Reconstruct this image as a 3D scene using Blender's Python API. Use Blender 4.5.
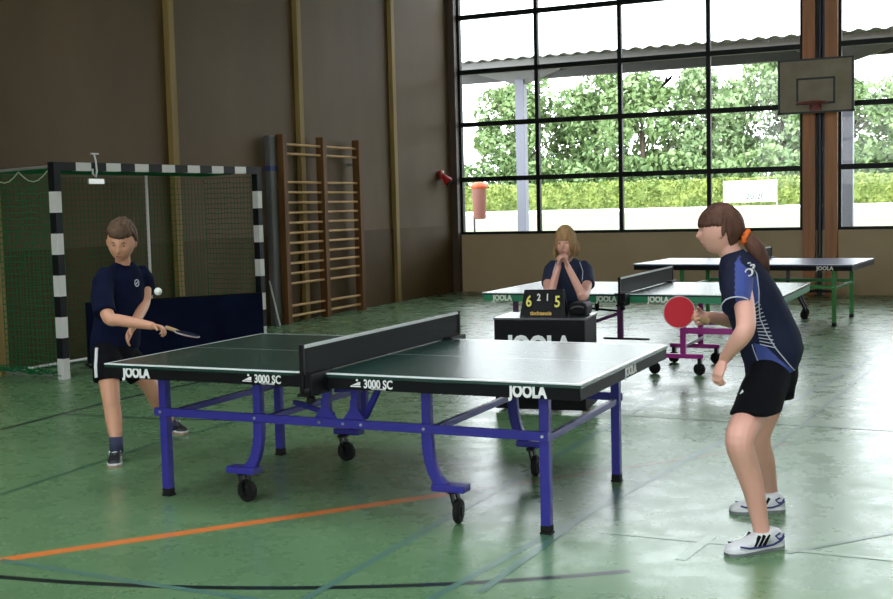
import bpy, bmesh, math, random
from mathutils import Vector, Matrix, noise
from mathutils.bvhtree import BVHTree
V = Vector
random.seed(7)
sc = bpy.context.scene
for o in list(bpy.data.objects):
    bpy.data.objects.remove(o)

# ------------------------------------------------------------------ camera, sky, exposure
CAMLOC = V((3.0655, -5.7633, 1.5734))
def cam_axes(y, p, r):
    cy, sy, cp, sp = math.cos(y), math.sin(y), math.cos(p), math.sin(p)
    f = V((sy*cp, cy*cp, sp)); rt = V((cy, -sy, 0)); up = rt.cross(f)
    c, s = math.cos(r), math.sin(r)
    return f, rt*c + up*s, -rt*s + up*c
f_, r_, u_ = cam_axes(-0.439811, -0.0792604, -0.0246623)
cd = bpy.data.cameras.new('camera'); cam = bpy.data.objects.new('camera', cd)
sc.collection.objects.link(cam); sc.camera = cam
cam.matrix_world = Matrix(((r_.x, u_.x, -f_.x, CAMLOC.x), (r_.y, u_.y, -f_.y, CAMLOC.y), (r_.z, u_.z, -f_.z, CAMLOC.z), (0, 0, 0, 1)))
cd.sensor_fit = 'HORIZONTAL'; cd.sensor_width = 36; cd.lens = 36*1179.03/893
cd.clip_start = .05; cd.clip_end = 600

w = bpy.data.worlds.new('overcast_sky'); sc.world = w; w.use_nodes = True
wn = w.node_tree.nodes; wl = w.node_tree.links
bg = wn['Background']; bg.inputs[1].default_value = 7.0
tc = wn.new('ShaderNodeTexCoord'); sp = wn.new('ShaderNodeSeparateXYZ'); rp = wn.new('ShaderNodeValToRGB')
rp.color_ramp.elements[0].position = 0.0; rp.color_ramp.elements[0].color = (.83, .86, .90, 1)
rp.color_ramp.elements[1].position = .55; rp.color_ramp.elements[1].color = (.86, .93, 1, 1)
wl.new(tc.outputs['Generated'], sp.inputs[0]); wl.new(sp.outputs['Z'], rp.inputs[0]); wl.new(rp.outputs[0], bg.inputs[0])
sc.view_settings.view_transform = 'Standard'; sc.view_settings.look = 'None'
sc.view_settings.exposure = 0.15; sc.view_settings.gamma = 1; sc.view_settings.use_curve_mapping = False
sc.cycles.use_denoising = True
sc.cycles.max_bounces = 10; sc.cycles.diffuse_bounces = 5; sc.cycles.glossy_bounces = 4; sc.cycles.transparent_max_bounces = 24
sc.cycles.sample_clamp_indirect = 12

def portal(x, y, z, sx, sz, ang):
    l = bpy.data.lights.new('daylight_portal', 'AREA'); l.shape = 'RECTANGLE'; l.size = sx; l.size_y = sz
    l.cycles.is_portal = True
    o = bpy.data.objects.new('daylight_portal', l); sc.collection.objects.link(o)
    o.location = (x, y, z); o.rotation_euler = (math.radians(90), 0, ang)   # emits along -Z local
    return o
HX0, HX1, HY0, HY1, HZ = -5.983, 14.0, -15.0, 13.904, 6.9
for x0 in (-5.862, .73, 7.33):
    portal(x0+3.02, HY1+.05, 3.5, 6.05, 4.9, 0)           # far window wall, light comes in towards -Y
    portal(x0+3.02, HY0-.05, 4.25, 6.05, 4.5, math.pi)      # windows in the wall behind the camera
ADDED_SKYL = [(x, y) for x in (-3.6, 1.4, 6.4) for y in (-12.5, -7.0, -1.5)]          # unseen skylights added to brighten the front floor, 1.9 x 4.4 m each
for x, y in ADDED_SKYL:
    p_ = portal(x, y, HZ+.2, 1.9, 4.4, 0); p_.rotation_euler = (0, 0, 0)

# ------------------------------------------------------------------ helpers
def mat(name, col, rough=.6, metal=0, col2=None, scale=8, stretch=(1, 1, 1), bump=0, bscale=60, spec=.5, detail=3, lo=.35, hi=.65, coat=0):
    m = bpy.data.materials.new(name); m.use_nodes = True
    n = m.node_tree.nodes; l = m.node_tree.links; b = n['Principled BSDF']
    b.inputs['Base Color'].default_value = (*col, 1); b.inputs['Roughness'].default_value = rough
    b.inputs['Metallic'].default_value = metal; b.inputs['Specular IOR Level'].default_value = spec
    b.inputs['Coat Weight'].default_value = coat
    t = n.new('ShaderNodeTexCoord'); mp = n.new('ShaderNodeMapping'); mp.inputs['Scale'].default_value = stretch
    l.new(t.outputs['Object'], mp.inputs[0])
    if col2:
        nz = n.new('ShaderNodeTexNoise'); nz.inputs['Scale'].default_value = scale; nz.inputs['Detail'].default_value = detail
        cr = n.new('ShaderNodeValToRGB'); cr.color_ramp.elements[0].position = lo; cr.color_ramp.elements[1].position = hi
        cr.color_ramp.elements[0].color = (*col, 1); cr.color_ramp.elements[1].color = (*col2, 1)
        l.new(mp.outputs[0], nz.inputs['Vector']); l.new(nz.outputs[0], cr.inputs[0]); l.new(cr.outputs[0], b.inputs['Base Color'])
    if bump:
        nb = n.new('ShaderNodeTexNoise'); nb.inputs['Scale'].default_value = bscale; nb.inputs['Detail'].default_value = 2
        bp = n.new('ShaderNodeBump'); bp.inputs['Strength'].default_value = bump; bp.inputs['Distance'].default_value = .01
        l.new(mp.outputs[0], nb.inputs['Vector']); l.new(nb.outputs[0], bp.inputs['Height']); l.new(bp.outputs[0], b.inputs['Normal'])
    return m

def clear_mat(name, alpha, col, rough=.6):
    m = mat(name, col, rough); n = m.node_tree.nodes; l = m.node_tree.links
    tr = n.new('ShaderNodeBsdfTransparent'); mx = n.new('ShaderNodeMixShader'); mx.inputs[0].default_value = alpha
    l.new(tr.outputs[0], mx.inputs[1]); l.new(n['Principled BSDF'].outputs[0], mx.inputs[2]); l.new(mx.outputs[0], n['Material Output'].inputs[0])
    return m

def glass_mat():
    m = bpy.data.materials.new('window_glass'); m.use_nodes = True
    n = m.node_tree.nodes; l = m.node_tree.links; n.remove(n['Principled BSDF'])
    tr = n.new('ShaderNodeBsdfTransparent'); tr.inputs[0].default_value = (.97, .98, .97, 1)
    gl = n.new('ShaderNodeBsdfGlossy'); gl.inputs['Roughness'].default_value = .02
    fr = n.new('ShaderNodeFresnel'); fr.inputs[0].default_value = 1.25; mx = n.new('ShaderNodeMixShader')
    l.new(fr.outputs[0], mx.inputs[0]); l.new(tr.outputs[0], mx.inputs[1]); l.new(gl.outputs[0], mx.inputs[2]); l.new(mx.outputs[0], n['Material Output'].inputs[0])
    return m

ORG = {}
def empty(name, loc=(0, 0, 0), label=None, cat=None, group=None, kind=None):
    o = bpy.data.objects.new(name, None); sc.collection.objects.link(o); o.location = loc; o.empty_display_size = .1
    ORG[o.name] = V(loc); tag(o, label, cat, group, kind); return o
def tag(o, label=None, cat=None, group=None, kind=None):
    if label: o['label'] = label
    if cat: o['category'] = cat
    if group: o['group'] = group
    if kind: o['kind'] = kind
    return o
def link(name, me, mats, parent=None, off=None, smooth=False):
    if not isinstance(mats, (list, tuple)): mats = [mats]
    me.materials.clear() if len(me.materials) else None
    for m in mats: me.materials.append(m)
    o = bpy.data.objects.new(name, me); sc.collection.objects.link(o)
    if smooth:
        for p in me.polygons: p.use_smooth = True
    if off is not None: me.transform(Matrix.Translation(-V(off)))
    if parent:
        o.parent = parent
    return o

class MB:
    def __init__(s): s.bm = bmesh.new(); s.mi = 0
    def _f(s, vs):
        try: f = s.bm.faces.new(vs); f.material_index = s.mi; return f
        except ValueError: return None
    def hexa(s, P):
        v = [s.bm.verts.new(p) for p in P]
        for q in ((3, 2, 1, 0), (4, 5, 6, 7), (0, 1, 5, 4), (1, 2, 6, 5), (2, 3, 7, 6), (3, 0, 4, 7)): s._f([v[i] for i in q])
        return s
    def box(s, x0, y0, z0, x1, y1, z1):
        return s.hexa([(x0, y0, z0), (x1, y0, z0), (x1, y1, z0), (x0, y1, z0), (x0, y0, z1), (x1, y0, z1), (x1, y1, z1), (x0, y1, z1)])
    def rbox(s, x0, y0, z0, x1, y1, z1, r=.004):      # box with chamfered edges
        b = bmesh.new(); m = MB.__new__(MB); m.bm = b; m.mi = s.mi; m.box(x0, y0, z0, x1, y1, z1)
        bmesh.ops.bevel(b, geom=b.edges[:], offset=r, segments=2, affect='EDGES', profile=.5)
        s.join(b); return s
    def join(s, b, M=None):
        mp = {}
        for v in b.verts: mp[v] = s.bm.verts.new(M @ v.co if M else v.co)
        for f in b.faces:
            g = s._f([mp[v] for v in f.verts])
        b.free()
    def beam(s, a, b, wd, h, up=(0, 0, 1)):
        a, b = V(a), V(b); d = (b-a).normalized(); u = V(up)
        if abs(d.dot(u)) > .98: u = V((0, 1, 0))
        x = d.cross(u).normalized()*wd/2; z = x.normalized().cross(d).normalized()*h/2
        return s.hexa([a-x-z, a+x-z, a+x+z, a-x+z, b-x-z, b+x-z, b+x+z, b-x+z])
    def loft(s, rings, n=16, cap=True, power=1):
        R = []
        for c, A, B in rings:
            c, A, B = V(c), V(A), V(B); ring = []
            for i in range(n):
                t = 2*math.pi*i/n; ct, st = math.cos(t), math.sin(t)
                if power != 1: ct = math.copysign(abs(ct)**power, ct); st = math.copysign(abs(st)**power, st)
                ring.append(s.bm.verts.new(c + A*ct + B*st))
            R.append(ring)
        for a, b in zip(R, R[1:]):
            for i in range(n): s._f((a[i], a[(i+1) % n], b[(i+1) % n], b[i]))
        if cap: s._f(R[0][::-1]); s._f(R[-1])
        return s
    def tube(s, pts, rad, n=12, ref=None, flat=1.0, cap=True, ball=False):
        pts = [V(p) for p in pts]
        if not isinstance(rad, (list, tuple)): rad = [rad]*len(pts)
        rings = []; x = None
        for i, p in enumerate(pts):
            d = (pts[min(i+1, len(pts)-1)] - pts[max(i-1, 0)]).normalized()
            if x is None:
                u = V(ref) if ref else (V((0, 0, 1)) if abs(d.z) < .9 else V((1, 0, 0)))
                x = d.cross(u).normalized()
            x = (x - d*x.dot(d)).normalized(); y = d.cross(x)
            rings.append((p, x*rad[i], y*rad[i]*flat))
        if ball:
            for e, sg in ((0, -1), (-1, 1)):
                c, A, B = rings[e]; d = (pts[0]-pts[1]).normalized() if e == 0 else (pts[-1]-pts[-2]).normalized()
                r = A.length; ex = [(c + d*r*.5, A*.86, B*.86), (c + d*r*.85, A*.5, B*.5), (c + d*r*.99, A*.12, B*.12)]
                rings = ex[::-1] + rings if e == 0 else rings + ex
        return s.loft(rings, n, cap)
    def limb(s, pts, rad, n=16, ball=False, sub=4):
        P = [V(p) for p in pts]; o = []; q = []
        for i in range(len(P)-1):
            p0, p1, p2, p3 = P[max(i-1, 0)], P[i], P[i+1], P[min(i+2, len(P)-1)]
            r0, r1, r2, r3 = rad[max(i-1, 0)], rad[i], rad[i+1], rad[min(i+2, len(P)-1)]
            for k in range(sub):
                t = k/sub; f = lambda a, b, c, d: .5*((2*b)+(c-a)*t+(2*a-5*b+4*c-d)*t*t+(3*b-a-3*c+d)*t**3)
                o.append(f(p0, p1, p2, p3)); q.append(f(r0, r1, r2, r3))
        o.append(P[-1]); q.append(rad[-1]); return s.tube(o, q, n, ball=ball)
    def ell(s, c, ax, ay, az, seg=16, rin=10):
        c, ax, ay, az = V(c), V(ax), V(ay), V(az); rings = []
        for j in range(1, rin):
            t = math.pi*j/rin; rings.append((c - az*math.cos(t), ax*math.sin(t), ay*math.sin(t)))
        bot = s.bm.verts.new(c-az); top = s.bm.verts.new(c+az)
        n0 = len(s.bm.verts); s.loft(rings, seg, cap=False); s.bm.verts.ensure_lookup_table()
        vs = list(s.bm.verts)[n0:]
        for i in range(seg):
            s._f((bot, vs[(i+1) % seg], vs[i])); s._f((top, vs[-seg+i], vs[-seg+(i+1) % seg]))
        return s
    def sphere(s, c, r, seg=16, rin=10): return s.ell(c, (r, 0, 0), (0, r, 0), (0, 0, r), seg, rin)
    def prism(s, poly, d):                    # poly: 3D points in a plane, d: extrusion vector
        d = V(d); a = [s.bm.verts.new(p) for p in poly]; b = [s.bm.verts.new(V(p)+d) for p in poly]
        s._f(a[::-1]); s._f(b)
        for i in range(len(a)): j = (i+1) % len(a); s._f((a[i], a[j], b[j], b[i]))
        return s
    def disc(s, c, ax, r, h, n=24, inner=0):   # solid short cylinder around axis ax
        c, ax = V(c), V(ax).normalized(); u = ax.cross(V((0, 0, 1)) if abs(ax.z) < .9 else V((1, 0, 0))).normalized(); v = ax.cross(u)
        e = min(h*.25, r*.2)
        s.loft([(c-ax*h/2, u*(r-e), v*(r-e)), (c-ax*(h/2-e), u*r, v*r), (c+ax*(h/2-e), u*r, v*r), (c+ax*h/2, u*(r-e), v*(r-e))], n); return s
    def mesh(s, name='m', fix=True):
        if fix: bmesh.ops.recalc_face_normals(s.bm, faces=s.bm.faces[:])
        me = bpy.data.meshes.new(name); s.bm.to_mesh(me); s.bm.free(); return me
    def build(s, name, mats, parent=None, off=None, smooth=False, fix=True):
        me = s.mesh(name, fix); o = link(name, me, mats, parent, off, smooth)
        if smooth == 'auto':
            pass
        return o
    def remesh(s, name, mats, vox, parent=None, off=None, it=2, fac=.5, post=None):
        me = s.mesh(name); tmp = bpy.data.objects.new('tmp', me); sc.collection.objects.link(tmp)
        m = tmp.modifiers.new('r', 'REMESH'); m.mode = 'VOXEL'; m.voxel_size = vox; m.use_smooth_shade = True
        if it:
            k = tmp.modifiers.new('s', 'SMOOTH'); k.iterations = it; k.factor = fac
        dg = bpy.context.evaluated_depsgraph_get(); dg.update()
        me2 = bpy.data.meshes.new_from_object(tmp.evaluated_get(dg)); bpy.data.objects.remove(tmp)
        me2.name = name
        if post: post(me2)
        o = link(name, me2, mats, parent, off, True); return o

def text(name, body, size, origin, xdir, updir, m, parent=None, off=None, depth=.002, bold=0, sx=1, align='CENTER'):
    cu = bpy.data.curves.new('t', 'FONT'); cu.body = body; cu.size = size; cu.extrude = depth/2; cu.offset = bold; cu.align_x = align; cu.align_y = 'CENTER'
    cu.resolution_u = 3
    t = bpy.data.objects.new('t', cu); sc.collection.objects.link(t)
    dg = bpy.context.evaluated_depsgraph_get(); dg.update()
    me = bpy.data.meshes.new_from_object(t.evaluated_get(dg)); bpy.data.objects.remove(t)
    x = V(xdir).normalized(); u = V(updir); u = (u - x*u.dot(x)).normalized(); z = x.cross(u)
    me.transform(Matrix.Translation(V(origin)) @ Matrix(((x.x*sx, u.x, z.x, 0), (x.y*sx, u.y, z.y, 0), (x.z*sx, u.z, z.z, 0), (0, 0, 0, 1))))
    return link(name, me, m, parent, off)

def struct(o, label=None): o['kind'] = 'structure'; return o

# ------------------------------------------------------------------ materials
def floor_mat():
    m = mat('green_sports_floor', (.112, .218, .100), .2, 0, (.150, .270, .128), .9, (1, 1, 1), 0, spec=.55, detail=8, lo=.3, hi=.7)
    n = m.node_tree.nodes; l = m.node_tree.links; b = n['Principled BSDF']; b.inputs['IOR'].default_value = 1.58; b.inputs['Coat Weight'].default_value = 0; b.inputs['Coat Roughness'].default_value = .3; b.inputs['Coat IOR'].default_value = 1.6
    t = n.new('ShaderNodeTexCoord')
    nz = n.new('ShaderNodeTexNoise'); nz.inputs['Scale'].default_value = 3.5; nz.inputs['Detail'].default_value = 9; nz.inputs['Roughness'].default_value = .7
    mr = n.new('ShaderNodeMapRange'); mr.inputs[1].default_value = .3; mr.inputs[2].default_value = .7; mr.inputs[3].default_value = .20; mr.inputs[4].default_value = .36
    l.new(t.outputs['Object'], nz.inputs['Vector']); l.new(nz.outputs[0], mr.inputs[0]); l.new(mr.outputs[0], b.inputs['Roughness'])
    mp = n.new('ShaderNodeMapping'); mp.inputs['Scale'].default_value = (1.2, 2.6, 1); mp.inputs['Rotation'].default_value = (0, 0, .9)
    n2 = n.new('ShaderNodeTexNoise'); n2.inputs['Scale'].default_value = 5; n2.inputs['Detail'].default_value = 6
    bp = n.new('ShaderNodeBump'); bp.inputs['Strength'].default_value = .05; bp.inputs['Distance'].default_value = .01
    l.new(t.outputs['Object'], mp.inputs[0]); l.new(mp.outputs[0], n2.inputs['Vector']); l.new(n2.outputs[0], bp.inputs['Height']); l.new(bp.outputs[0], b.inputs['Normal'])
    return m
M = dict(
    floor=floor_mat(),
    wall_wood=mat('dark_wood_panel', (.092, .057, .027), .6, 0, (.145, .093, .047), .8, (1, 1, .5), .1, 30, detail=8, lo=.25, hi=.75, spec=.14),
    wall_low=mat('red_brown_wood_panel', (.072, .042, .015), .6, 0, (.098, .060, .024), 1.2, (1, 1, .5), .1, 30, detail=8, spec=.12),
    wall_tan=mat('tan_painted_wall', (.46, .335, .19), .6, 0, (.52, .385, .23), 1.0, (1, 1, 1), .1, 40),
    batten=mat('yellow_wood_batten', (.235, .155, .045), .6, 0, (.30, .20, .07), 2, (4, 4, .4), spec=.15),
    timber=mat('red_timber_column', (.50, .20, .07), .5, 0, (.36, .14, .05), 2, (8, 8, .5)),
    dark_trim=mat('dark_brown_trim', (.07, .04, .028), .55),
    frame=mat('black_window_frame', (.008, .010, .009), .5, spec=.2),
    darkmetal=mat('dark_grey_metal', (.045, .048, .055), .4, .3),
    ceil=mat('ceiling_boards', (.22, .18, .13), .7, 0, (.26, .21, .15), 1, (1, 8, 1)),
    plaster=mat('cream_wall', (.5, .44, .36), .7),
    glass=glass_mat(),
    blue=mat('blue_powder_coat', (.032, .028, .26), .4, spec=.3),
    purple=mat('dark_purple_powder_coat', (.09, .02, .09), .35),
    magenta=mat('magenta_powder_coat', (.42, .02, .27), .35),
    greenm=mat('green_powder_coat', (.03, .24, .045), .4),
    black=mat('matte_black', (.006, .006, .007), .55, spec=.12),
    blackp=mat('black_plastic', (.007, .007, .008), .45, spec=.15),
    rubber=mat('black_rubber', (.008, .008, .008), .7, spec=.2),
    white=mat('white_lettering', (.85, .85, .85), .5),
    orange=mat('orange_court_paint', (.78, .22, .05), .35),
    lblack=mat('black_court_paint', (.012, .02, .02), .3),
    lblue=mat('blue_court_paint', (.095, .20, .155), .3),
    lwhite=mat('white_court_paint', (.20, .32, .19), .3),
    ldgreen=mat('dark_court_paint', (.05, .13, .075), .3),
    lred=mat('faded_red_court_paint', (.22, .18, .09), .3),
    steel=mat('galvanised_steel', (.5, .5, .48), .35, .7),
    bolt=mat('zinc_bolt', (.6, .6, .62), .3, .8),
    netg=mat('green_cord', (.015, .12, .04), .9, spec=.1),
    netw=mat('pale_green_cord', (.35, .42, .25), .8),
    tnet=clear_mat('dark_net_mesh', .86, (.010, .013, .014), .9),
    tape=mat('white_net_tape', (.62, .64, .64), .6),
    postw=mat('white_goal_paint', (.62, .60, .57), .45),
    postb=mat('black_goal_paint', (.007, .008, .009), .5, spec=.15),
    barrier=mat('navy_barrier_cloth', (.003, .005, .018), .9, 0, (.005, .008, .025), 5, spec=.08),
    rung=mat('pale_wood_rung', (.50, .30, .12), .6, 0, (.58, .36, .16), 4, spec=.15),
    upright=mat('red_brown_upright', (.165, .075, .024), .6, 0, (.12, .055, .018), 3, (6, 6, .6), spec=.15),
    greypad=mat('grey_foam', (.09, .09, .085), .6),
    red=mat('red_plastic', (.45, .015, .015), .35),
    skin=mat('skin', (.72, .37, .29), .5, 0, (.74, .385, .30), 9, bump=.05, bscale=90),
    skinb=mat('skin_tan', (.62, .30, .19), .5, 0, (.64, .32, .20), 9, bump=.05, bscale=90),
    lip=mat('lip', (.45, .14, .12), .45),
    eyew=mat('eye_white', (.7, .68, .65), .3), iris=mat('eye_dark', (.02, .015, .012), .2),
    hair_br=mat('brown_hair', (.075, .032, .022), .6, 0, (.13, .06, .04), 22, (1, 1, .25), .6, 110, spec=.2),
    hair_bl=mat('blonde_hair', (.42, .25, .115), .6, 0, (.26, .14, .065), 24, (1, 1, .2), .6, 110, spec=.2),
    hair_db=mat('dark_brown_hair', (.085, .05, .030), .6, 0, (.13, .08, .05), 24, (1, 1, .3), .6, 110, spec=.15),
    scrunch=mat('orange_scrunchie', (.85, .16, .02), .7),
    navy=mat('navy_jersey', (.010, .012, .030), .85, 0, (.015, .018, .042), 6, bump=.25, bscale=16, spec=.15),
    royal=mat('royal_blue_jersey', (.03, .05, .23), .7, 0, (.04, .065, .27), 6, bump=.25, bscale=16),
    bnavy=mat('dark_navy_jersey', (.004, .006, .022), .9, 0, (.006, .009, .032), 6, bump=.3, bscale=14, spec=.1),
    rnavy=mat('slate_navy_jersey', (.010, .014, .038), .85, 0, (.016, .024, .065), 6, bump=.3, bscale=14),
    shorts=mat('black_shorts', (.005, .005, .007), .85, bump=.3, bscale=14, spec=.1),
    piping=mat('silver_piping', (.5, .52, .6), .6),
    shoew=mat('white_shoe_leather', (.72, .72, .74), .45), shoen=mat('navy_shoe_trim', (.03, .03, .16), .45),
    sole=mat('grey_sole', (.16, .17, .18), .6), shoeb=mat('black_shoe_leather', (.012, .012, .014), .45), soleb=mat('gum_sole', (.35, .22, .15), .6),
    sock=mat('dark_blue_sock', (.03, .035, .08), .8), sockw=mat('white_sock', (.7, .7, .68), .8),
    batred=mat('red_rubber', (.50, .012, .03), .42), batrim=mat('pale_rim_tape', (.42, .38, .36), .5), wood=mat('bat_wood', (.45, .28, .14), .5),
    ball=mat('white_ball', (.85, .86, .8), .35),
    yellow=mat('yellow_digit', (.8, .72, .12), .5), gold=mat('yellow_lettering', (.75, .45, .08), .5), cream=mat('white_digit', (.75, .75, .65), .5),
    tapron=mat('green_apron', (.012, .20, .085), .45), umptop=mat('grey_table_surface', (.10, .10, .11), .22),
    board=mat('weathered_backboard', (.27, .215, .14), .6, 0, (.34, .28, .20), 4), boardl=mat('dark_board_edge', (.03, .035, .035), .5),
    hoop=mat('dull_red_hoop', (.26, .05, .04), .5),
    brick=mat('pinkish_bin', (.22, .085, .07), .6), binlid=mat('orange_bin_lid', (.45, .07, .015), .5),
    canopy=mat('corrugated_sheet', (.12, .12, .115), .6), column=mat('grey_painted_column', (.15, .155, .20), .5), gutter=mat('dark_beam', (.05, .05, .05), .6),
    lawn=mat('sunny_lawn', (.115, .130, .060), .9, 0, (.145, .16, .08), .5, detail=6),
    paving=mat('pale_paving', (.62, .60, .56), .8, 0, (.7, .68, .64), 2),
    leaf=mat('leaf', (.10, .17, .055), .6, 0, (.20, .29, .11), .6, detail=4),
    leaf2=mat('pale_leaf', (.15, .23, .10), .6, 0, (.27, .36, .17), .6, detail=4),
    hedge=mat('yellow_green_hedge_leaf', (.13, .19, .035), .6, 0, (.27, .33, .075), 1.2, detail=5),
    bark=mat('bark', (.10, .075, .05), .8),
    sign=mat('white_banner', (.8, .8, .8), .6), signt=mat('grey_print', (.06, .07, .07), .6),
)
for k_ in ('orange', 'lblack', 'lblue', 'lwhite', 'ldgreen', 'lred'):
    b_ = M[k_].node_tree.nodes['Principled BSDF']; b_.inputs['IOR'].default_value = 1.58; b_.inputs['Roughness'].default_value = .28; b_.inputs['Coat Weight'].default_value = 0; b_.inputs['Coat Roughness'].default_value = .3; b_.inputs['Coat IOR'].default_value = 1.6
def top_mat(name, c, rough):
    m = mat(name, c, rough, spec=.5); n = m.node_tree.nodes; l = m.node_tree.links; b = n['Principled BSDF']
    t = n.new('ShaderNodeTexCoord'); s = n.new('ShaderNodeSeparateXYZ'); l.new(t.outputs['Object'], s.inputs[0])
    def ma(op, a, bb):
        k = n.new('ShaderNodeMath'); k.operation = op
        for i, q in enumerate((a, bb)):
            if q is None: continue
            if isinstance(q, (int, float)): k.inputs[i].default_value = q
            else: l.new(q, k.inputs[i])
        return k.outputs[0]
    ax = ma('ABSOLUTE', s.outputs['X'], None); ay = ma('ABSOLUTE', s.outputs['Y'], None)
    k = ma('MAXIMUM', ma('MAXIMUM', ma('GREATER_THAN', ax, 1.35), ma('GREATER_THAN', ay, .7425)), ma('LESS_THAN', ay, .0018)); k = ma('MULTIPLY', k, ma('GREATER_THAN', s.outputs['Z'], .7535))
    mx = n.new('ShaderNodeMix'); mx.data_type = 'RGBA'; l.new(k, mx.inputs[0]); mx.inputs[6].default_value = (*c, 1); mx.inputs[7].default_value = (.75, .76, .76, 1)
    l.new(mx.outputs[2], b.inputs['Base Color'])
    nz = n.new('ShaderNodeTexNoise'); nz.inputs['Scale'].default_value = 120; bp = n.new('ShaderNodeBump'); bp.inputs['Strength'].default_value = .05; bp.inputs['Distance'].default_value = .002
    l.new(t.outputs['Object'], nz.inputs['Vector']); l.new(nz.outputs[0], bp.inputs['Height']); l.new(bp.outputs[0], b.inputs['Normal'])
    return m
TOPG = top_mat('dark_green_table_top', (.011, .042, .032), .27)
TOPB = top_mat('blue_table_top', (.05, .07, .16), .3)

# ------------------------------------------------------------------ the hall
fl = MB(); fl.box(HX0-.3, HY0-.3, -.2, HX1+.3, HY1+.3, 0); floor = struct(fl.build('floor', M['floor']))
c_ = MB(); xs_ = sorted({x for x, y in ADDED_SKYL}); ys_ = sorted({y for x, y in ADDED_SKYL}); xe = [HX0-.3]
for x in xs_: xe += [x-.95, x+.95]
xe.append(HX1+.3)
for i, (xa, xb) in enumerate(zip(xe, xe[1:])):
    if i % 2 == 0: c_.box(xa, HY0-.3, HZ, xb, HY1+.3, HZ+.15)
    else:
        ye_ = [HY0-.3]
        for y in ys_: ye_ += [y-2.2, y+2.2]
        ye_.append(HY1+.3)
        for k in range(0, len(ye_), 2): c_.box(xa, ye_[k], HZ, xb, ye_[k+1], HZ+.15)
struct(c_.build('ceiling', M['ceil']))
for k, (x, y) in enumerate(ADDED_SKYL):  # frames and panes of the added skylights, out of view overhead
    b = MB()
    for xa in (x-.95, x-.02, x+.91): b.box(xa, y-2.2, HZ+.02, xa+.04, y+2.2, HZ+.13)
    for ya in (y-2.2, y-.75, y+.7, y+2.16): b.box(x-.95, ya, HZ+.02, x+.95, ya+.04, HZ+.13)
    w_ = struct(b.build('window_%d' % (7+k), M['frame'])); p = MB(); p.box(x-.95, y-2.2, HZ+.06, x+.95, y+2.2, HZ+.07); p.build('glass_pane', M['glass'], w_)
# left wall with panels
lw = MB(); lw.mi = 0; lw.box(HX0-.3, HY0-.3, 0, HX0, HY1+.3, HZ); 
lw.mi = 1; lw.box(HX0, HY0, 0, HX0+.012, HY1, 1.22)
wall_left = struct(lw.build('wall_left', [M['wall_wood'], M['wall_low']]))
for i in range(-6, 4):
    y = 2.93 + i*2.86
    b = MB(); b.box(HX0, y-.055, 0, HX0+.075, y+.055, HZ); struct(b.build('trim_%d' % (i+7), M['batten']))
b = MB(); b.box(HX0, HY1-.14, 0, HX0+.13, HY1, HZ); struct(b.build('trim_11', M['dark_trim']))
b = MB(); b.box(HX1, HY0-.3, 0, HX1+.3, HY1+.3, HZ); struct(b.build('wall_right', M['plaster']))

def windowed_wall(y, ysign, sill, rows, name, mwall, wn0):
    # ysign +1: glass wall on the far side, -1: behind the camera
    t = .3*ysign; ya, yb = sorted((y, y+t)); top = rows[-1]
    b = MB(); b.box(HX0, ya, 0, HX1, yb, sill-.03); b.box(HX0, ya, top+.03, HX1, yb, HZ)
    struct(b.build(name, mwall))
    for k, x0 in enumerate((-5.862, .73, 7.33)):
        x1 = x0 + 6.048; root = MB(); yc = y + .06*ysign; h = .045; g = .035
        for i in range(5):
            x = x0 + i*1.512; e = .045 if i in (0, 4) else .034
            root.box(x-e, yc-h, sill-.045, x+e, yc+h, top+.03)
        for r in rows:
            e = .045 if r in (rows[0], rows[-1]) else .042
            root.box(x0, yc-h*.9, r-e, x1, yc+h*.9, r+e)
        w_ = struct(root.build('window_%d' % (wn0+k), M['frame']))
        p = MB(); p.box(x0, yc-.004, sill, x1, yc+.004, top); p.build('glass_pane', M['glass'], w_)
rows = [1.045, 2.037, 3.027, 3.965, 4.944, 5.9]
windowed_wall(HY1, 1, 1.07, rows, 'wall_far', M['wall_tan'], 1)
windowed_wall(HY0, -1, 2.0, [2.0, 2.9, 3.8, 4.7, 5.6, 6.5], 'wall_back', M['plaster'], 4)
b = MB(); b.box(HX0, HY1, 1.0, -5.90, HY1+.3, HZ); struct(b.build('trim_12', M['dark_trim']))
n_ = 12
for ya, yb in ((HY1-.02, HY1+.3), (HY0-.3, HY0+.02)):
    for xa in (.20, 6.82):
        n_ += 1
        b = MB(); b.mi = 0; s = .19
        b.box(xa, ya-(.10 if ya > 0 else 0), 0, xa+s, yb, HZ); b.box(xa+.34, ya-(.10 if ya > 0 else 0), 0, xa+.34+s, yb, HZ)
        b.mi = 1; b.box(xa+s, ya+.04, 0, xa+.34, yb, HZ)
        struct(b.build('trim_%d' % n_, [M['timber'], M['darkmetal']]))

b = MB(); b.tube([(.455, HY1-.06, 0), (.455, HY1-.06, HZ)], .035, 12)
for z in (1.4, 2.3, 3.2, 5): b.box(.40, HY1-.07, z, .51, HY1+.02, z+.05)
tag(b.build('downpipe', M['darkmetal']), 'thin dark pipe running up between the two red-brown timber columns', 'pipe')

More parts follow.
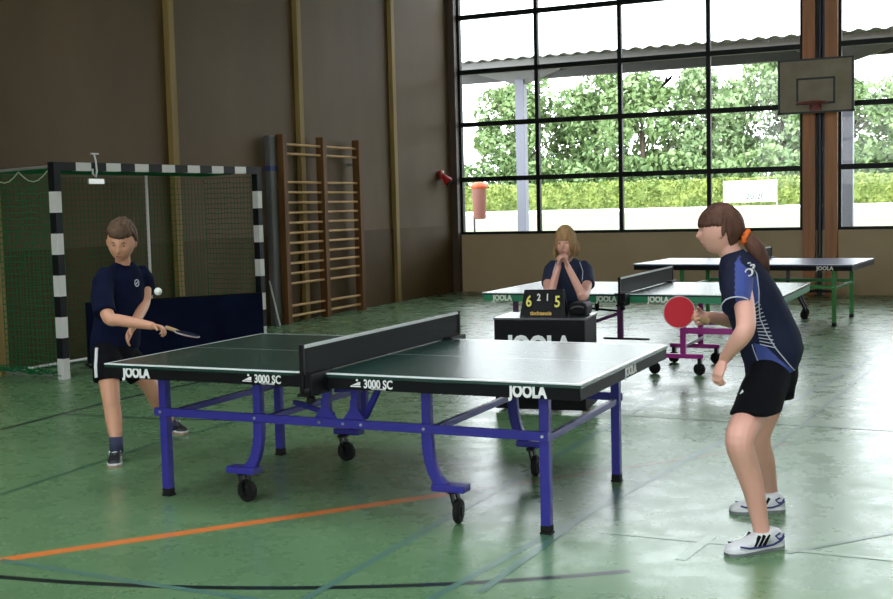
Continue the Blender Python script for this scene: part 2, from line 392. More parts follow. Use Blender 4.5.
# painted lines on the floor
def line(pts, wd, m):
    b = MB(); pts = [V((p[0], p[1], 0)) for p in pts]; L = []; z = .0005
    for i, p in enumerate(pts):
        d = (pts[min(i+1, len(pts)-1)]-pts[max(i-1, 0)]).normalized(); nn = V((-d.y, d.x, 0))*wd/2
        L.append((b.bm.verts.new(p-nn+V((0, 0, z+LZ[0]))), b.bm.verts.new(p+nn+V((0, 0, z+LZ[0])))))
    for a, c in zip(L, L[1:]): b._f((a[0], c[0], c[1], a[1]))
    LZ[0] += .00012
    return b.build('court_line', M[m], floor)
LZ = [0]
G = lambda *a: a
orange = [(-1.0830, -1.8400, 0.0000), (0.3120, -0.0570, 0.0000)]
d0 = V(orange[1])-V(orange[0])
line([V(orange[0])-d0*1.5, V(orange[1])+d0*.02], .08, 'orange')
line([V(orange[1])+d0*.02, V(orange[1])+d0*1.1], .05, 'lred')
arcp = [V(p) for p in ((-0.8860, -2.0310, -0.0000), (0.2010, -1.7760, 0.0000), (1.6510, -0.9850, 0.0000))]
def circ(a, b_, c):
    D = 2*(a.x*(b_.y-c.y)+b_.x*(c.y-a.y)+c.x*(a.y-b_.y))
    ux = ((a.length_squared)*(b_.y-c.y)+(b_.length_squared)*(c.y-a.y)+(c.length_squared)*(a.y-b_.y))/D
    uy = ((a.length_squared)*(c.x-b_.x)+(b_.length_squared)*(a.x-c.x)+(c.length_squared)*(b_.x-a.x))/D
    return V((ux, uy, 0))
for p in arcp: p.z = 0
cc = circ(*arcp); rr = (arcp[0]-cc).length
a0 = math.atan2(arcp[0].y-cc.y, arcp[0].x-cc.x); a1 = math.atan2(arcp[2].y-cc.y, arcp[2].x-cc.x)
while a1-a0 > math.pi: a1 -= 2*math.pi
while a1-a0 < -math.pi: a1 += 2*math.pi
line([cc+V((math.cos(a0+(a1-a0)*t/40), math.sin(a0+(a1-a0)*t/40), 0))*rr for t in range(-14, 41)], .045, 'lblack')
line([(-3.6240, 0.6320, 0.0000), (-3.7050, 1.8480, 0.0000), (-3.5830, 4.5190, 0.0000)], .045, 'lblack')
line([(-3.6830, 1.3120, 0.0000), (-2.7440, 1.3780, 0.0000), (-0.7390, 1.8180, 0.0000)], .03, 'lblack')
line([(-2.0570, -0.8920, 0.0000), (-2.1520, 0.5430, 0.0000), (-2.0890, 1.8990, 0.0000)], .035, 'ldgreen')
line([(-1.0830, -1.8400, 0.0000), (-0.2440, -1.8750, 0.0000), (0.5590, -1.8770, 0.0000)], .04, 'lblue')
line([(0.5330, -1.8360, -0.0000), (0.5500, -0.6720, 0.0000), (0.5750, 1.1500, 0.0000), (0.6060, 3.4470, 0.0000)], .04, 'lblue')
line([(1.0050, -1.6550, 0.0000), (1.0990, -0.8620, 0.0000), (1.4230, 1.7220, 0.0000), (2.0600, 7.3660, 0.0000)], .04, 'lblue')
line([(1.3490, -0.4550, 0.0000), (2.0090, -0.4410, 0.0000), (2.6630, -0.4400, 0.0000)], .04, 'lwhite')
line([(1.8110, -0.7580, 0.0000), (1.8590, -0.3400, 0.0000)], .05, 'lwhite')
line([(2.2250, -0.4930, 0.0000), (2.4600, -0.2070, 0.0000), (2.7390, 0.1260, 0.0000)], .03, 'ldgreen')
line([(0.3830, 2.5730, 0.0000), (2.4330, 2.5380, 0.0000)], .03, 'ldgreen')
line([(1.7390, 1.0740, 0.0000), (2.1060, 6.7760, 0.0000)], .03, 'ldgreen')
line([(1.1610, -1.4650, 0.0000), (1.1980, 0.3740, 0.0000)], .04, 'lblue')

# ------------------------------------------------------------------ table tennis tables
def letter(name, body, h, org, xd, m, parent, bold=.012, sx=1, depth=.003):
    return text(name, body, h/.7, org, xd, (0, 0, 1), m, parent, depth=depth, bold=bold*h, sx=sx)

def make_table(name, label, fm, topm, apm, group=None, style='rollaway', net=True, tubm=None):
    root = empty(name, (0, 0, 0), label, 'table', group)
    tub = tubm or fm
    L, W = 1.37, .7625
    for s in (-1, 1):
        b = MB(); xa, xb = sorted((s*.003, s*L)); b.rbox(xa, -W, .738, xb, W, .76, .002)
        b.build('tabletop', topm, root)
        b = MB(); e = .006
        b.box(xa+e, -W+e, .682, xb-e, -W+.03, .738); b.box(xa+e, W-.03, .682, xb-e, W-e, .738)
        b.box(s*L-(.03 if s > 0 else -.006), -W+.03, .682, s*L+(-.006 if s > 0 else .03), W-.03, .738)
        ia, ib = sorted((s*.006, s*.03)); b.box(ia, -W+.03, .70, ib, W-.03, .738)
        b.build('apron', apm, root)
        for y in (-1, 1):
            if style == 'rollaway' or style == 'plain':
                b = MB(); x = s*1.122 if style == 'rollaway' or s > 0 else -.78; yy = y*.5677; b.rbox(x-.0245, yy-.0245, .04, x+.0245, yy+.0245, .70, .005)
                lg = b.build('leg', fm, root)
                b = MB(); b.rbox(x-.029, yy-.029, 0.0, x+.029, yy+.029, .012, .004); b.rbox(x-.026, yy-.026, .012, x+.026, yy+.026, .045, .006); b.build('foot', M['rubber'], lg)
            if style == 'rollaway':
                # side post running down into the swept caster arm
                x = s*.5; yy = y*.5677
                b = MB(); b.rbox(x-.024, yy-.022, .46, x+.024, yy+.022, .70, .005); b.build('support_post', fm, root)
                b = MB(); path = [(.50, .50), (.50, .43), (.503, .37), (.512, .315), (.527, .265), (.55, .22), (.585, .185)]
                rg = []
                for q, pp in enumerate(path):
                    a_, c_2 = path[max(q-1, 0)], path[min(q+1, len(path)-1)]; dd = V((s*(c_2[0]-a_[0]), 0, c_2[1]-a_[1])).normalized()
                    rg.append((V((s*pp[0], yy, pp[1])), V((-dd.z, 0, dd.x))*.030, V((0, .022, 0))))
                b.loft(rg, 16, power=.35)
                xa2, xb2 = sorted((s*.525, s*.705)); b.rbox(xa2, yy-.035, .165, xb2, yy+.05, .20, .005)
                br = b.build('caster_arm', fm, root)
                b = MB(); cx = s*.63; cyy = yy + .03*y*-1
                b.beam((cx-.012, cyy-.03, .168), (cx+.014, cyy-.03, .062), .01, .03, (0, 1, 0)); b.beam((cx-.012, cyy+.03, .168), (cx+.014, cyy+.03, .062), .01, .03, (0, 1, 0)); b.rbox(cx-.03, cyy-.035, .152, cx+.02, cyy+.035, .168, .003)
                ck = b.build('caster_fork', M['blackp'], root)
                b = MB(); b.disc((cx+.014, cyy, .062), (1, .15, 0) if s > 0 else (0.1, 1, 0), .062, .035); b.mi = 1; b.disc((cx+.014, cyy, .062), (1, .15, 0) if s > 0 else (.1, 1, 0), .03, .05)
                b.build('wheel', [M['rubber'], M['blackp']], ck)
    if style != 'trolley':
        for y in (-1, 1):
            b = MB(); yy = y*.5677
            b.rbox(-1.165 if style == 'rollaway' else -.82, yy-.045 if y < 0 else yy+.023, .455, 1.15, yy-.023 if y < 0 else yy+.045, .50, .004)
            rail = b.build('side_rail', fm, root)
            yb = yy + (-.047 if y < 0 else .047)
            for x in ((-1.122, -.5, -.10, .04, .145, .5, 1.122) if style == 'rollaway' else (-.78, 1.122)):
                bb = MB(); bb.disc((x, yb, .478), (0, 1, 0), .008, .008, 10); bb.build('bolt', M['bolt'], rail)
        for x in ((-1.122, -.5, .5, 1.122) if style == 'rollaway' else (-.78, 1.122)):
            b = MB(); b.rbox(x-.015, -.56, .44, x+.015, .56, .475, .004)
            b.build('cross_bar', fm, root)
        if style == 'rollaway':
            for y in (-1, 1):
                yy = y*.5677
                for s in (-1, 1):
                    b = MB(); x = s*.085+.01
                    b.rbox(x-.020, yy-.02, .52, x+.020, yy+.02, .70, .004)
                    poly = [(x-.02, yy-.026, .60), (x+.02, yy-.026, .60), (x+.025, yy-.026, .55), (x+.062, yy-.026, .50), (x+.062, yy-.026, .475), (x-.062, yy-.026, .475), (x-.062, yy-.026, .50), (x-.025, yy-.026, .55)]
                    b.prism(poly, (0, .012, 0)); b.build('hinge_bracket', fm, root)
                b = MB(); b.beam((-.07, yy+.05, .50), (-.5, yy+.35*-y, .50), .02, .025); b.build('fold_strut', fm, root)
                b = MB(); b.beam((.12, yy+.05, .50), (.24, yy, .68), .02, .03); b.build('fold_strut', fm, root)
            b = MB(); b.rbox(-0.397, .575, .498, -0.357, .615, .55, .004); b.build('latch', M['black'], root)
    if net:
        np_ = MB(); np_.box(-.004, -.905, .765, .004, .905, .906)
        nt = np_.build('net', M['tnet'], root)
        b = MB(); b.box(-.006, -.905, .898, .006, .905, .9135); b.build('net_tape', M['tape'], nt)
        for y in (-1, 1):
            b = MB(); yy = y*.915
            b.rbox(-.011, yy-.011, .70, .011, yy+.011, .918, .004); b.build('net_post', M['blackp'], nt)
            b = MB(); b.rbox(-.05, min(yy, y*.70), .762, .05, max(yy, y*.70), .774, .003)
            b.rbox(-.035, min(yy, y*.72), .66, .035, max(yy, y*.72), .676, .003)
            b.rbox(-.02, min(yy, y*.775), .67, .05, max(yy, y*.775), .77, .004)
            b.disc((.03, yy-.0*y, .69), (1, 0, 0), .018, .03, 12); b.disc((.01, y*.86, .64), (0, 0, 1), .022, .03, 14); b.tube([(.01, y*.86, .62), (.01, y*.86, .70)], .006, 8)
            b.build('net_clamp', M['blackp'], nt)
    return root

T1 = make_table('table_tennis_table', 'large foreground ping pong table with dark green top, black apron and blue legs', M['blue'], TOPG, M['black'])
yf = -.7625+.006-.0015
letter('lettering', 'JOOLA', .052, (-1.155, yf, .713), (1, 0, 0), M['white'], T1, .07, .78)
letter('lettering', 'JOOLA', .056, (1.11, yf, .713), (1, 0, 0), M['white'], T1, .07, .74)
letter('lettering', 'JOOLA', .045, (1.37-.006+.0015, .041, .712), (0, 1, 0), M['white'], T1, .05)
for x in (-.33, .31):
    letter('lettering', '3000 SC', .042, (x+.02, yf, .712), (1, 0, 0), M['white'], T1, .03, .78)
    letter('lettering', 'TISCHTENNIS', .008, (x+.02, yf, .690), (1, 0, 0), M['white'], T1, .0, 1.2)
    b = MB(); b.prism([(x-.135, yf+.001, .697), (x-.075, yf+.001, .697), (x-.08, yf+.001, .703), (x-.13, yf+.001, .703)], (0, -.003, 0))
    b.prism([(x-.125, yf+.001, .706), (x-.08, yf+.001, .706), (x-.078, yf+.001, .722), (x-.09, yf+.001, .722), (x-.10, yf+.001, .716)], (0, -.003, 0)); b.disc((x-.097, yf, .731), (0, 1, 0), .006, .003, 12)
    b.build('emblem', M['white'], T1)

T2 = make_table('table_tennis_table', 'ping pong table behind the umpire stand with green apron and magenta trolley', M['purple'], TOPG, M['tapron'], style='trolley')
T2.location = (.07, 5.06, 0)
for x in (-1.12, 1.12):
    for y in (-.55, .55):
        b = MB(); b.rbox(x-.022, y-.022, .03, x+.022, y+.022, .70, .004); lg = b.build('leg', M['purple'], T2)
        b = MB(); b.rbox(x-.027, y-.027, 0, x+.027, y+.027, .04, .005); b.build('foot', M['rubber'], lg)
for x in (-1.12, 1.12): b = MB(); b.rbox(x-.012, -.53, .45, x+.012, .53, .48, .003); b.build('cross_bar', M['purple'], T2)
b = MB(); b.rbox(-.085, -.72, .36, -.035, -.68, .70, .004); b.build('support_post', M['purple'], T2)
b = MB(); b.rbox(-.22, -.71, .345, .20, -.68, .362, .003); b.build('lower_bar', M['black'], T2)
b = MB(); b.beam((-.06, -.70, .60), (-.38, -.70, .625), .02, .018); b.build('fold_strut', M['black'], T2)
b = MB(); b.beam((-.06, -.70, .585), (-.30, -.72, .50), .025, .03); b.build('fold_strut', M['purple'], T2)
b = MB(); b.rbox(-.29, -.72, .60, -.26, -.68, .68, .003); b.build('latch', M['black'], T2)
for k, (yy, xs) in enumerate(((-.36, 0), (.42, -.02))):
    b = MB(); b.rbox(.12+xs, yy-.02, .15, .60+xs, yy+.02, .19, .004)
    tr = b.build('trolley_bar', M['magenta'], T2)
    b = MB(); b.rbox(.395+xs, yy-.02, .19, .445+xs, yy+.02, .70, .004); b.build('trolley_post', M['magenta'], T2)
    b = MB(); b.rbox(.445+xs, yy-.02, .375, 1.10, yy+.02, .43, .004); b.build('side_rail', M['magenta'], T2)
    for x in (.155+xs, .565+xs):
        b = MB(); b.rbox(x-.012, yy-.032, .062, x+.02, yy+.032, .155, .004); ck = b.build('caster_fork', M['blackp'], T2)
        b = MB(); b.disc((x, yy, .055), (.2, 1, 0), .055, .035); b.build('wheel', M['rubber'], ck)
for x in (.42,): b = MB(); b.rbox(x-.012, -.34, .24, x+.012, .40, .27, .003); b.build('cross_bar', M['purple'], T2)
yg = -.7625+.006-.0015
letter('lettering', 'JOOLA', .05, (-1.17, yg, .711), (1, 0, 0), M['cream'], T2, .08, .85)
letter('lettering', 'JOOLA', .05, (-.17, yg, .711), (1, 0, 0), M['cream'], T2, .07, .85)
letter('lettering', 'JOOLA', .05, (.30, yg, .711), (1, 0, 0), M['cream'], T2, .07, .85)

T3 = make_table('table_tennis_table', 'farthest ping pong table with green legs by the window wall', M['greenm'], TOPB, M['black'], style='plain')
T3.location = (.17, 9.8, 0); T3.rotation_euler = (0, 0, math.radians(-4))
for x, y in ((.55, .5), (.62, .1)):
    b = MB(); b.beam((x-.12, y, .40), (x, y, .15), .03, .03, (0, 1, 0)); b.build('caster_arm', M['blackp'], T3)
    b = MB(); b.rbox(x-.01, y-.03, .06, x+.02, y+.03, .16, .003); ck = b.build('caster_fork', M['blackp'], T3)
    b = MB(); b.disc((x, y, .06), (.6, 1, 0), .06, .04); b.build('wheel', M['rubber'], ck)
for x in (-.30, .55):
    b = MB(); b.rbox(x-.02, -.5, .30, x+.02, -.46, .70, .003); b.build('support_post', M['darkmetal'], T3)
b = MB(); b.rbox(.2, -.5, .40, 1.1, -.46, .43, .003); b.build('lower_bar', M['black'], T3)
letter('lettering', 'JOOLA', .045, (1.05, yg, .711), (1, 0, 0), M['cream'], T3, .05)

# ------------------------------------------------------------------ umpire stand with scoreboard
U0 = V((-.415, 2.47, 0)); ua = math.radians(7)
ux = V((math.cos(ua), math.sin(ua), 0)); uy = V((-math.sin(ua), math.cos(ua), 0))
ump = empty('umpire_table', U0, 'black umpire stand with closed front panel behind the near table', 'table'); ump.rotation_euler = (0, 0, ua)
b = MB(); b.rbox(0, 0, .02, .70, .025, .70, .005); b.build('front_panel', M['black'], ump)
for x in (0, .675): b = MB(); b.rbox(x, .025, .02, x+.025, .46, .70, .004); b.build('side_panel', M['black'], ump)
b = MB(); b.rbox(-.005, -.005, .70, .705, .48, .715, .004); b.build('tabletop', M['umptop'], ump)
letter('lettering', 'JOOLA', .13, (.35, -.002, .505), (1, 0, 0), M['white'], ump, .07, .86, .004)
def ul(x, y, z): return U0 + ux*x + uy*y + V((0, 0, z))

sb0 = ul(.185, .07, .716)
sb = empty('scoreboard', sb0, 'black flip scoreboard with yellow 6 and 5 on the umpire stand', 'scoreboard'); sb.rotation_euler = (0, 0, ua)
b = MB(); b.prism([(0, 0, 0), (.355, 0, 0), (.335, .045, .20), (.03, .045, .20)], (0, .01, 0)); b.build('front_board', M['blackp'], sb)
b = MB(); b.prism([(0, .11, 0), (.355, .11, 0), (.335, .065, .20), (.03, .065, .20)], (0, .01, 0)); b.build('rear_board', M['blackp'], sb)
b = MB(); b.rbox(.03, .04, .195, .335, .08, .205, .002); b.build('hinge_strip', M['blackp'], sb)
sup = V((0, .045, .2)).normalized()
for ch, x, z, h, m, nm in (('6', .068, .115, .085, 'yellow', 'large_digit'), ('2', .145, .145, .052, 'cream', 'small_digit'), ('1', .212, .145, .052, 'cream', 'small_digit'), ('5', .290, .112, .085, 'yellow', 'large_digit')):
    pos = V((x, z*.225-.0025, z))
    cw = h*.42
    c = MB(); c.prism([pos+V((-cw, .0015, 0))-sup*h*.68, pos+V((cw, .0015, 0))-sup*h*.68, pos+V((cw, .0015, 0))+sup*h*.68, pos+V((-cw, .0015, 0))+sup*h*.68], (0, -.001, 0)); cdb = c.build('flip_card', M['black'], sb)
    text(nm, ch, h/.7, pos, (1, 0, 0), sup, M[m], cdb, depth=.003, bold=.002, sx=.8)
text('lettering', 'tischtennis', .030/.7, V((.165, .028*.225-.003, .028)), (1, 0, 0), sup, M['gold'], sb, depth=.003, bold=.001, sx=.9)
bag0 = ul(.622, .24, .716)
b = MB(); P = []
b.rbox(-.07, -.13, 0, .07, .13, .105, .03)
bag = b.build('box_bag', M['black'], None); bag.name = 'bag'; bag.location = bag0; bag.rotation_euler = (0, 0, ua)
tag(bag, 'small black bag lying on the umpire stand beside the scoreboard', 'bag')
b = MB(); b.tube([(-.05, -.13, .06), (-.02, -.145, .075), (.02, -.145, .08), (.05, -.13, .07)], .006, 8); b.build('strap', M['greypad'], bag)

# ------------------------------------------------------------------ handball goal
gx, gy0, gy1 = -5.085, 2.865, 5.945
goal = empty('handball_goal', (gx, 4.4, 0), 'black and white striped handball goal with green net at the left wall', 'goal')
go = V((gx, 4.4, 0))
def striped_post(y):
    b = MB(); s = .04
    z = 0; k = 0
    while z < 2.08-1e-6:
        z2 = min(z+.20, 2.08)
        b.mi = 0 if k % 2 == 0 and k < 10 else 1
        b.box(gx-s, y-s, z, gx+s, y+s, z2); z = z2; k += 1
    return b
for y in (gy0, gy1): striped_post(y).build('goal_post', [M['postw'], M['postb']], goal, go)
b = MB(); y = gy0+.04; k = 0
edges = [gy0+.04]; yy = gy0+.24
while yy < gy1-.05: edges.append(yy); yy += .20
edges.append(gy1-.04)
for k, (a, c) in enumerate(zip(edges, edges[1:])):
    b.mi = 1 if k % 2 == 0 else 0; b.box(gx-.04, a, 2.0, gx+.04, c, 2.08)
b.build('crossbar', [M['postw'], M['postb']], goal, go)
bx = HX0+.10
for y in (gy0, gy1):
    b = MB(); b.tube([(gx-.04, y, 2.04), (bx, y, 2.02)], .014, 8); b.build('top_bar', M['steel'], goal, go)
    b = MB(); b.tube([(gx-.04, y, .03), (bx, y, .03)], .018, 8); b.build('side_bar', M['steel'], goal, go)
b = MB(); b.tube([(bx, gy0, .03), (bx, gy1, .03)], .018, 8); b.build('ground_bar', M['steel'], goal, go)
b = MB(); b.tube([(bx, 4.95, .03), (bx, 4.95, 2.02)], .017, 8); b.build('rear_pole', M['postw'], goal, go)
def netpanel(o, u, v, nu, nv, r=.0028, sag=0):
    b = MB()
    for i in range(nu+1):
        p = [V(o)+V(u)*i/nu+V(v)*t/8+V((random.uniform(-.006, .006), random.uniform(-.006, .006), 0)) for t in range(9)]; b.tube(p, r, 4)
    for j in range(nv+1):
        p = [V(o)+V(v)*j/nv+V(u)*t/8+V((0, 0, random.uniform(-.008, .008))) for t in range(9)]; b.tube(p, r, 4)
    return b
netpanel((gx-.05, gy0, .04), (bx-gx+.05, 0, 0), (0, 0, 1.93), 15, 32, .003).build('side_net', M['netg'], goal, go)
netpanel((gx-.05, gy1, .04), (bx-gx+.05, 0, 0), (0, 0, 1.93), 15, 32, .003).build('side_net', M['netg'], goal, go)
netpanel((bx, gy0, .04), (0, gy1-gy0, 0), (0, 0, 1.93), 52, 32, .003).build('back_net', M['netg'], goal, go)
netpanel((bx, gy0, 2.0), (0, gy1-gy0, 0), (gx-bx-.05, 0, .02), 52, 14, .003).build('top_net', M['netg'], goal, go)
b = MB()
pts = [V((gx-.05, gy0-.03, 2.0))]
for i in range(1, 13): t = i/12; pts.append(V((gx-.05+(bx-gx)*t, gy0-.03, 2.0-.10*abs(math.sin(t*math.pi*2)))))
b.tube(pts, .006, 6); b.build('net_cord', M['netw'], goal, go)
b = MB()        # net bunched on the floor
for k in range(7):
    pts = []
    for i in range(14):
        t = i/13; pts.append(V((gx+.02+(bx-gx-.1)*t, gy0-.02-.05*k+random.uniform(-.03, .03), .02+.015*k+random.uniform(0, .05))))
    b.tube(pts, .006, 5)
b.build('net_bundle', M['netg'], goal, go)
ga = math.radians(-3.9); goal.rotation_euler = (0, 0, ga); goal.location = V((gx, gy0, 0)) + V((-math.sin(ga), math.cos(ga), 0))*(4.4-gy0)
# hook and plate on the crossbar
hk = V((gx+.085, 3.33, 2.0))
hook = empty('hanging_hook', hk, 'small pale metal hook with a plate hanging over the goal crossbar', 'hook')
b = MB(); b.tube([hk+V((.0, .0, .17)), hk+V((.01, .01, .10)), hk+V((.01, .02, 0)), hk+V((.01, .0, -.06)), hk+V((.01, -.04, -.03)), hk+V((.01, -.04, .02))], .009, 8); b.build('hook_rod', M['postw'], hook, hk)
b = MB(); b.rbox(hk.x-.005, hk.y-.05, hk.z+.16, hk.x+.02, hk.y+.05, hk.z+.175, .003); b.build('top_bar', M['postw'], hook, hk)
b = MB(); b.rbox(hk.x, hk.y-.11, hk.z-.13, hk.x+.02, hk.y+.11, hk.z-.075, .004); b.build('plate', M['steel'], hook, hk)

# ------------------------------------------------------------------ navy court barriers behind the boy
def barrier(p0, p1, h, label):
    p0, p1 = V((*p0, 0)), V((*p1, 0)); d = (p1-p0); o = (p0+p1)/2; n = V((-d.y, d.x, 0)).normalized()
    r = empty('court_barrier', o, label, 'barrier')
    b = MB(); b.hexa([p0-n*.006+V((0, 0, .03)), p1-n*.006+V((0, 0, .03)), p1+n*.006+V((0, 0, .03)), p0+n*.006+V((0, 0, .03)), p0-n*.006+V((0, 0, h)), p1-n*.006+V((0, 0, h)), p1+n*.006+V((0, 0, h)), p0+n*.006+V((0, 0, h))])
    b.build('cloth_panel', M['barrier'], r, o)
    b = MB(); b.tube([p0+V((0, 0, .03)), p0+V((0, 0, h)), p1+V((0, 0, h)), p1+V((0, 0, .03))], .010, 8); b.build('frame', M['black'], r, o)
    for p in (p0, p1): b = MB(); b.beam(p-n*.15+V((0, 0, .01)), p+n*.15+V((0, 0, .01)), .02, .02); b.build('foot', M['black'], r, o)
    return r
barrier((-5.50, 3.66), (-4.34, 5.17), .66, 'navy cloth court barrier standing in the goal mouth behind the boy')

# ------------------------------------------------------------------ wall bars
wb = empty('wall_bars', (HX0+.1, 9.0, 0), 'tall wooden wall bars with red-brown uprights mounted on the brown wall', 'wall bars')
wo = V((HX0+.1, 9.0, 0)); xw = HX0+.16
ys = (7.95, 9.0, 10.05)
for y in ys:
    b = MB(); b.rbox(xw-.06, y-.05, .0, xw+.06, y+.05, 2.60, .006); b.build('upright', M['upright'], wb, wo)
for k in range(2):
    for z in (2.47, 2.34, 1.95, 1.81, 1.67, 1.53, 1.39, 1.25, 1.11, .97, .83, .69, .55, .24, .10):
        b = MB(); b.tube([(xw+.0, ys[k]+.03, z), (xw+.0, ys[k+1]-.03, z)], .023, 10, flat=.8); b.build('rung', M['rung'], wb, wo)
for y in (8.0, 10.0):
    b = MB(); b.box(HX0+.012, y-.02, 2.2, xw-.06, y+.02, 2.25); b.build('wall_bracket', M['steel'], wb, wo)
gp = MB(); gp.rbox(HX0+.05, 7.70, 0, HX0+.14, 7.88, 2.58, .02); gp.mi = 1; gp.box(HX0+.048, 7.697, 2.10, HX0+.142, 7.883, 2.17)
tag(gp.build('padded_board', [M['greypad'], mat('blue_band', (.02, .03, .12), .6)]), 'tall grey padded board with a blue band beside the wall bars', 'board')
st = MB(); st.tube([(HX0+.30, 7.56, 0.012), (HX0+.10, 7.64, .62)], .011, 8)
tag(st.build('broomstick', M['postw']), 'thin pale stick leaning against the wall beside the grey board', 'stick')

# red alarm bell near the corner
bl = V((HX0+.012, 13.28, 2.06))
bell = empty('alarm_horn', bl, 'small red alarm horn mounted on the brown wall near the window corner', 'alarm')
b = MB(); b.rbox(bl.x, bl.y-.06, bl.z-.02, bl.x+.06, bl.y+.07, bl.z+.14, .01); b.build('housing', M['red'], bell, bl)
b = MB(); b.tube([bl+V((.05, .0, .06)), bl+V((.10, .0, .01)), bl+V((.17, .02, -.07))], [.04, .055, .09], 16); b.build('horn', M['red'], bell, bl)
b = MB(); b.disc(bl+V((.178, .022, -.08)), (.5, .1, -.6), .07, .02, 16); b.build('horn_mouth', M['black'], bell, bl)
b = MB(); b.disc(bl+V((.065, -.0, .11)), (1, 0, 0), .022, .02, 12); b.build('lamp', M['postw'], bell, bl)

# ------------------------------------------------------------------ basketball hoop
by = HY1-.55
hoop = empty('basketball_hoop', (.458, by, 2.9), 'weathered basketball backboard with red rim on the timber columns', 'basketball hoop')
ho = V((.458, by, 2.9)); bx0, bx1, bz0, bz1 = -.107, 1.024, 2.865, 3.705
b = MB(); b.box(bx0, by, bz0, bx1, by+.03, bz1); b.build('backboard', M['board'], hoop, ho)
b = MB(); e = .03
for q in ((bx0, bz0, bx1, bz0+e), (bx0, bz1-e, bx1, bz1), (bx0, bz0, bx0+e, bz1), (bx1-e, bz0, bx1, bz1)): b.box(q[0]-.003, by-.006, q[1], q[2]+.003, by+.034, q[3])
b.build('board_edge', M['boardl'], hoop, ho)
b = MB(); tx0, tx1, tz0, tz1 = .17, .75, 3.0, 3.41
for q in ((tx0, tz0, tx1, tz0+e), (tx0, tz1-e, tx1, tz1), (tx0, tz0, tx0+e, tz1), (tx1-e, tz0, tx1, tz1)): b.box(q[0], by-.004, q[1], q[2], by+.001, q[3])
b.build('target_square', M['boardl'], hoop, ho)
b = MB(); R_ = .225; cx, cy, cz = .458, by-.15-R_, 3.0
pts = [(cx+R_*math.cos(t*math.pi/16), cy+R_*math.sin(t*math.pi/16), cz) for t in range(33)]; b.tube(pts, .012, 8, cap=False)
b.build('rim', M['hoop'], hoop, ho)
b = MB(); b.rbox(cx-.09, by-.02, cz-.10, cx+.09, by-.001, cz+.06, .004); b.beam((cx-.06, by-.01, cz-.05), (cx-.06, by-.17, cz), .012, .03); b.beam((cx+.06, by-.01, cz-.05), (cx+.06, by-.17, cz), .012, .03); b.box(cx-.10, by-.16, cz-.01, cx+.10, by-.145, cz+.01); b.build('rim_bracket', M['hoop'], hoop, ho)
b = MB()
for x in (.17, .75):
    for z in (3.0, 3.5): b.beam((x, by+.03, z), (.32 if x < .4 else .5, HY1-.12, z), .03, .04)
b.build('mounting_frame', M['darkmetal'], hoop, ho)

# ------------------------------------------------------------------ outside
LZ0 = .95
b = MB(); b.hexa([(-150, HY1+.35, -.3), (150, HY1+.35, -.3), (150, 220, -.3), (-150, 220, -.3), (-150, HY1+.35, LZ0-.1), (150, HY1+.35, LZ0-.1), (150, 220, LZ0+.25), (-150, 220, LZ0+.25)])
tag(b.build('lawn', M['lawn']), kind='structure')
b = MB(); b.box(-80, 60, LZ0-.1, 60, 86, LZ0+.06); tag(b.build('path', M['paving']), kind='structure')
def leaves(n, fn, size, mt, name, parent=None, off=None, sd=1):
    rnd = random.Random(sd); me = bpy.data.meshes.new(name); vs = []; fs = []
    for i in range(n):
        p = fn(rnd)
        a = V((rnd.gauss(0, 1), rnd.gauss(0, 1), rnd.gauss(0, 1))).normalized(); c = a.cross(V((rnd.gauss(0, 1), rnd.gauss(0, 1), rnd.gauss(0, 1)))).normalized(); s = size*rnd.uniform(.6, 1.3)
        k = len(vs); vs += [p-a*s, p+c*s*.5, p+a*s, p-c*s*.5]; fs.append((k, k+1, k+2, k+3))
    me.from_pydata([tuple(v) for v in vs], [], fs)
    return link(name, me, mt, parent, off)
# hedge
hx0, hx1, hy, hh = -46, 34, 90, 2.15
hedge = empty('hedge', (-6, hy, LZ0), 'long clipped yellow-green hedge along the far side of the lawn', 'hedge'); ho_ = V((-6, hy, LZ0))
def hfn(r):
    x = r.uniform(hx0, hx1); top = LZ0+hh+.12*noise.noise(V((x*.5, 0, 0)))
    if r.random() < .6: return V((x, hy-.6+r.uniform(-.15, .15), r.uniform(LZ0, top)))
    return V((x, hy+r.uniform(-.6, .6), top+r.uniform(-.12, .12)))
b = MB(); b.rbox(hx0, hy-.5, LZ0, hx1, hy+.6, LZ0+hh-.1, .1); b.build('hedge_core', M['hedge'], hedge, ho_)
leaves(16000, hfn, .17, M['hedge'], 'foliage', hedge, ho_, 3)
# trees, each its own thing
def tree(x, y, h, rad, mt, lab, sd, n=8500):
    o = V((x, y, LZ0)); root = empty('tree', o, lab, 'tree', 'trees behind the hedge'); rnd = random.Random(sd)
    b = MB(); b.tube([o, o+V((.1, 0, h*.3)), o+V((0, 0, h*.7))], [.35, .28, .12], 10)
    for k in range(6):
        a = rnd.uniform(0, 6.28); b.tube([o+V((0, 0, h*(.25+.06*k))), o+V((math.cos(a)*rad*.6, math.sin(a)*rad*.6, h*(.4+.08*k)))], [.12, .04], 6)
    b.build('trunk', M['bark'], root, o)
    blobs = []
    for k in range(30):
        z = rnd.uniform(.14, .93); rr_ = rad*math.sin(math.pi*min(1, max(0.05, (z*.86+.07))))**.6; a = rnd.uniform(0, 6.28); q = rnd.uniform(.2, .85)
        blobs.append((o+V((math.cos(a)*rr_*q, math.sin(a)*rr_*q, z*h)), rad*rnd.uniform(.2, .38)))
    def fn(r):
        c, s = r.choice(blobs); d = V((r.gauss(0, 1), r.gauss(0, 1), r.gauss(0, 1))).normalized()
        return c + d*s*r.uniform(.65, 1.05)
    leaves(n, fn, .30, mt, 'crown', root, o, sd)
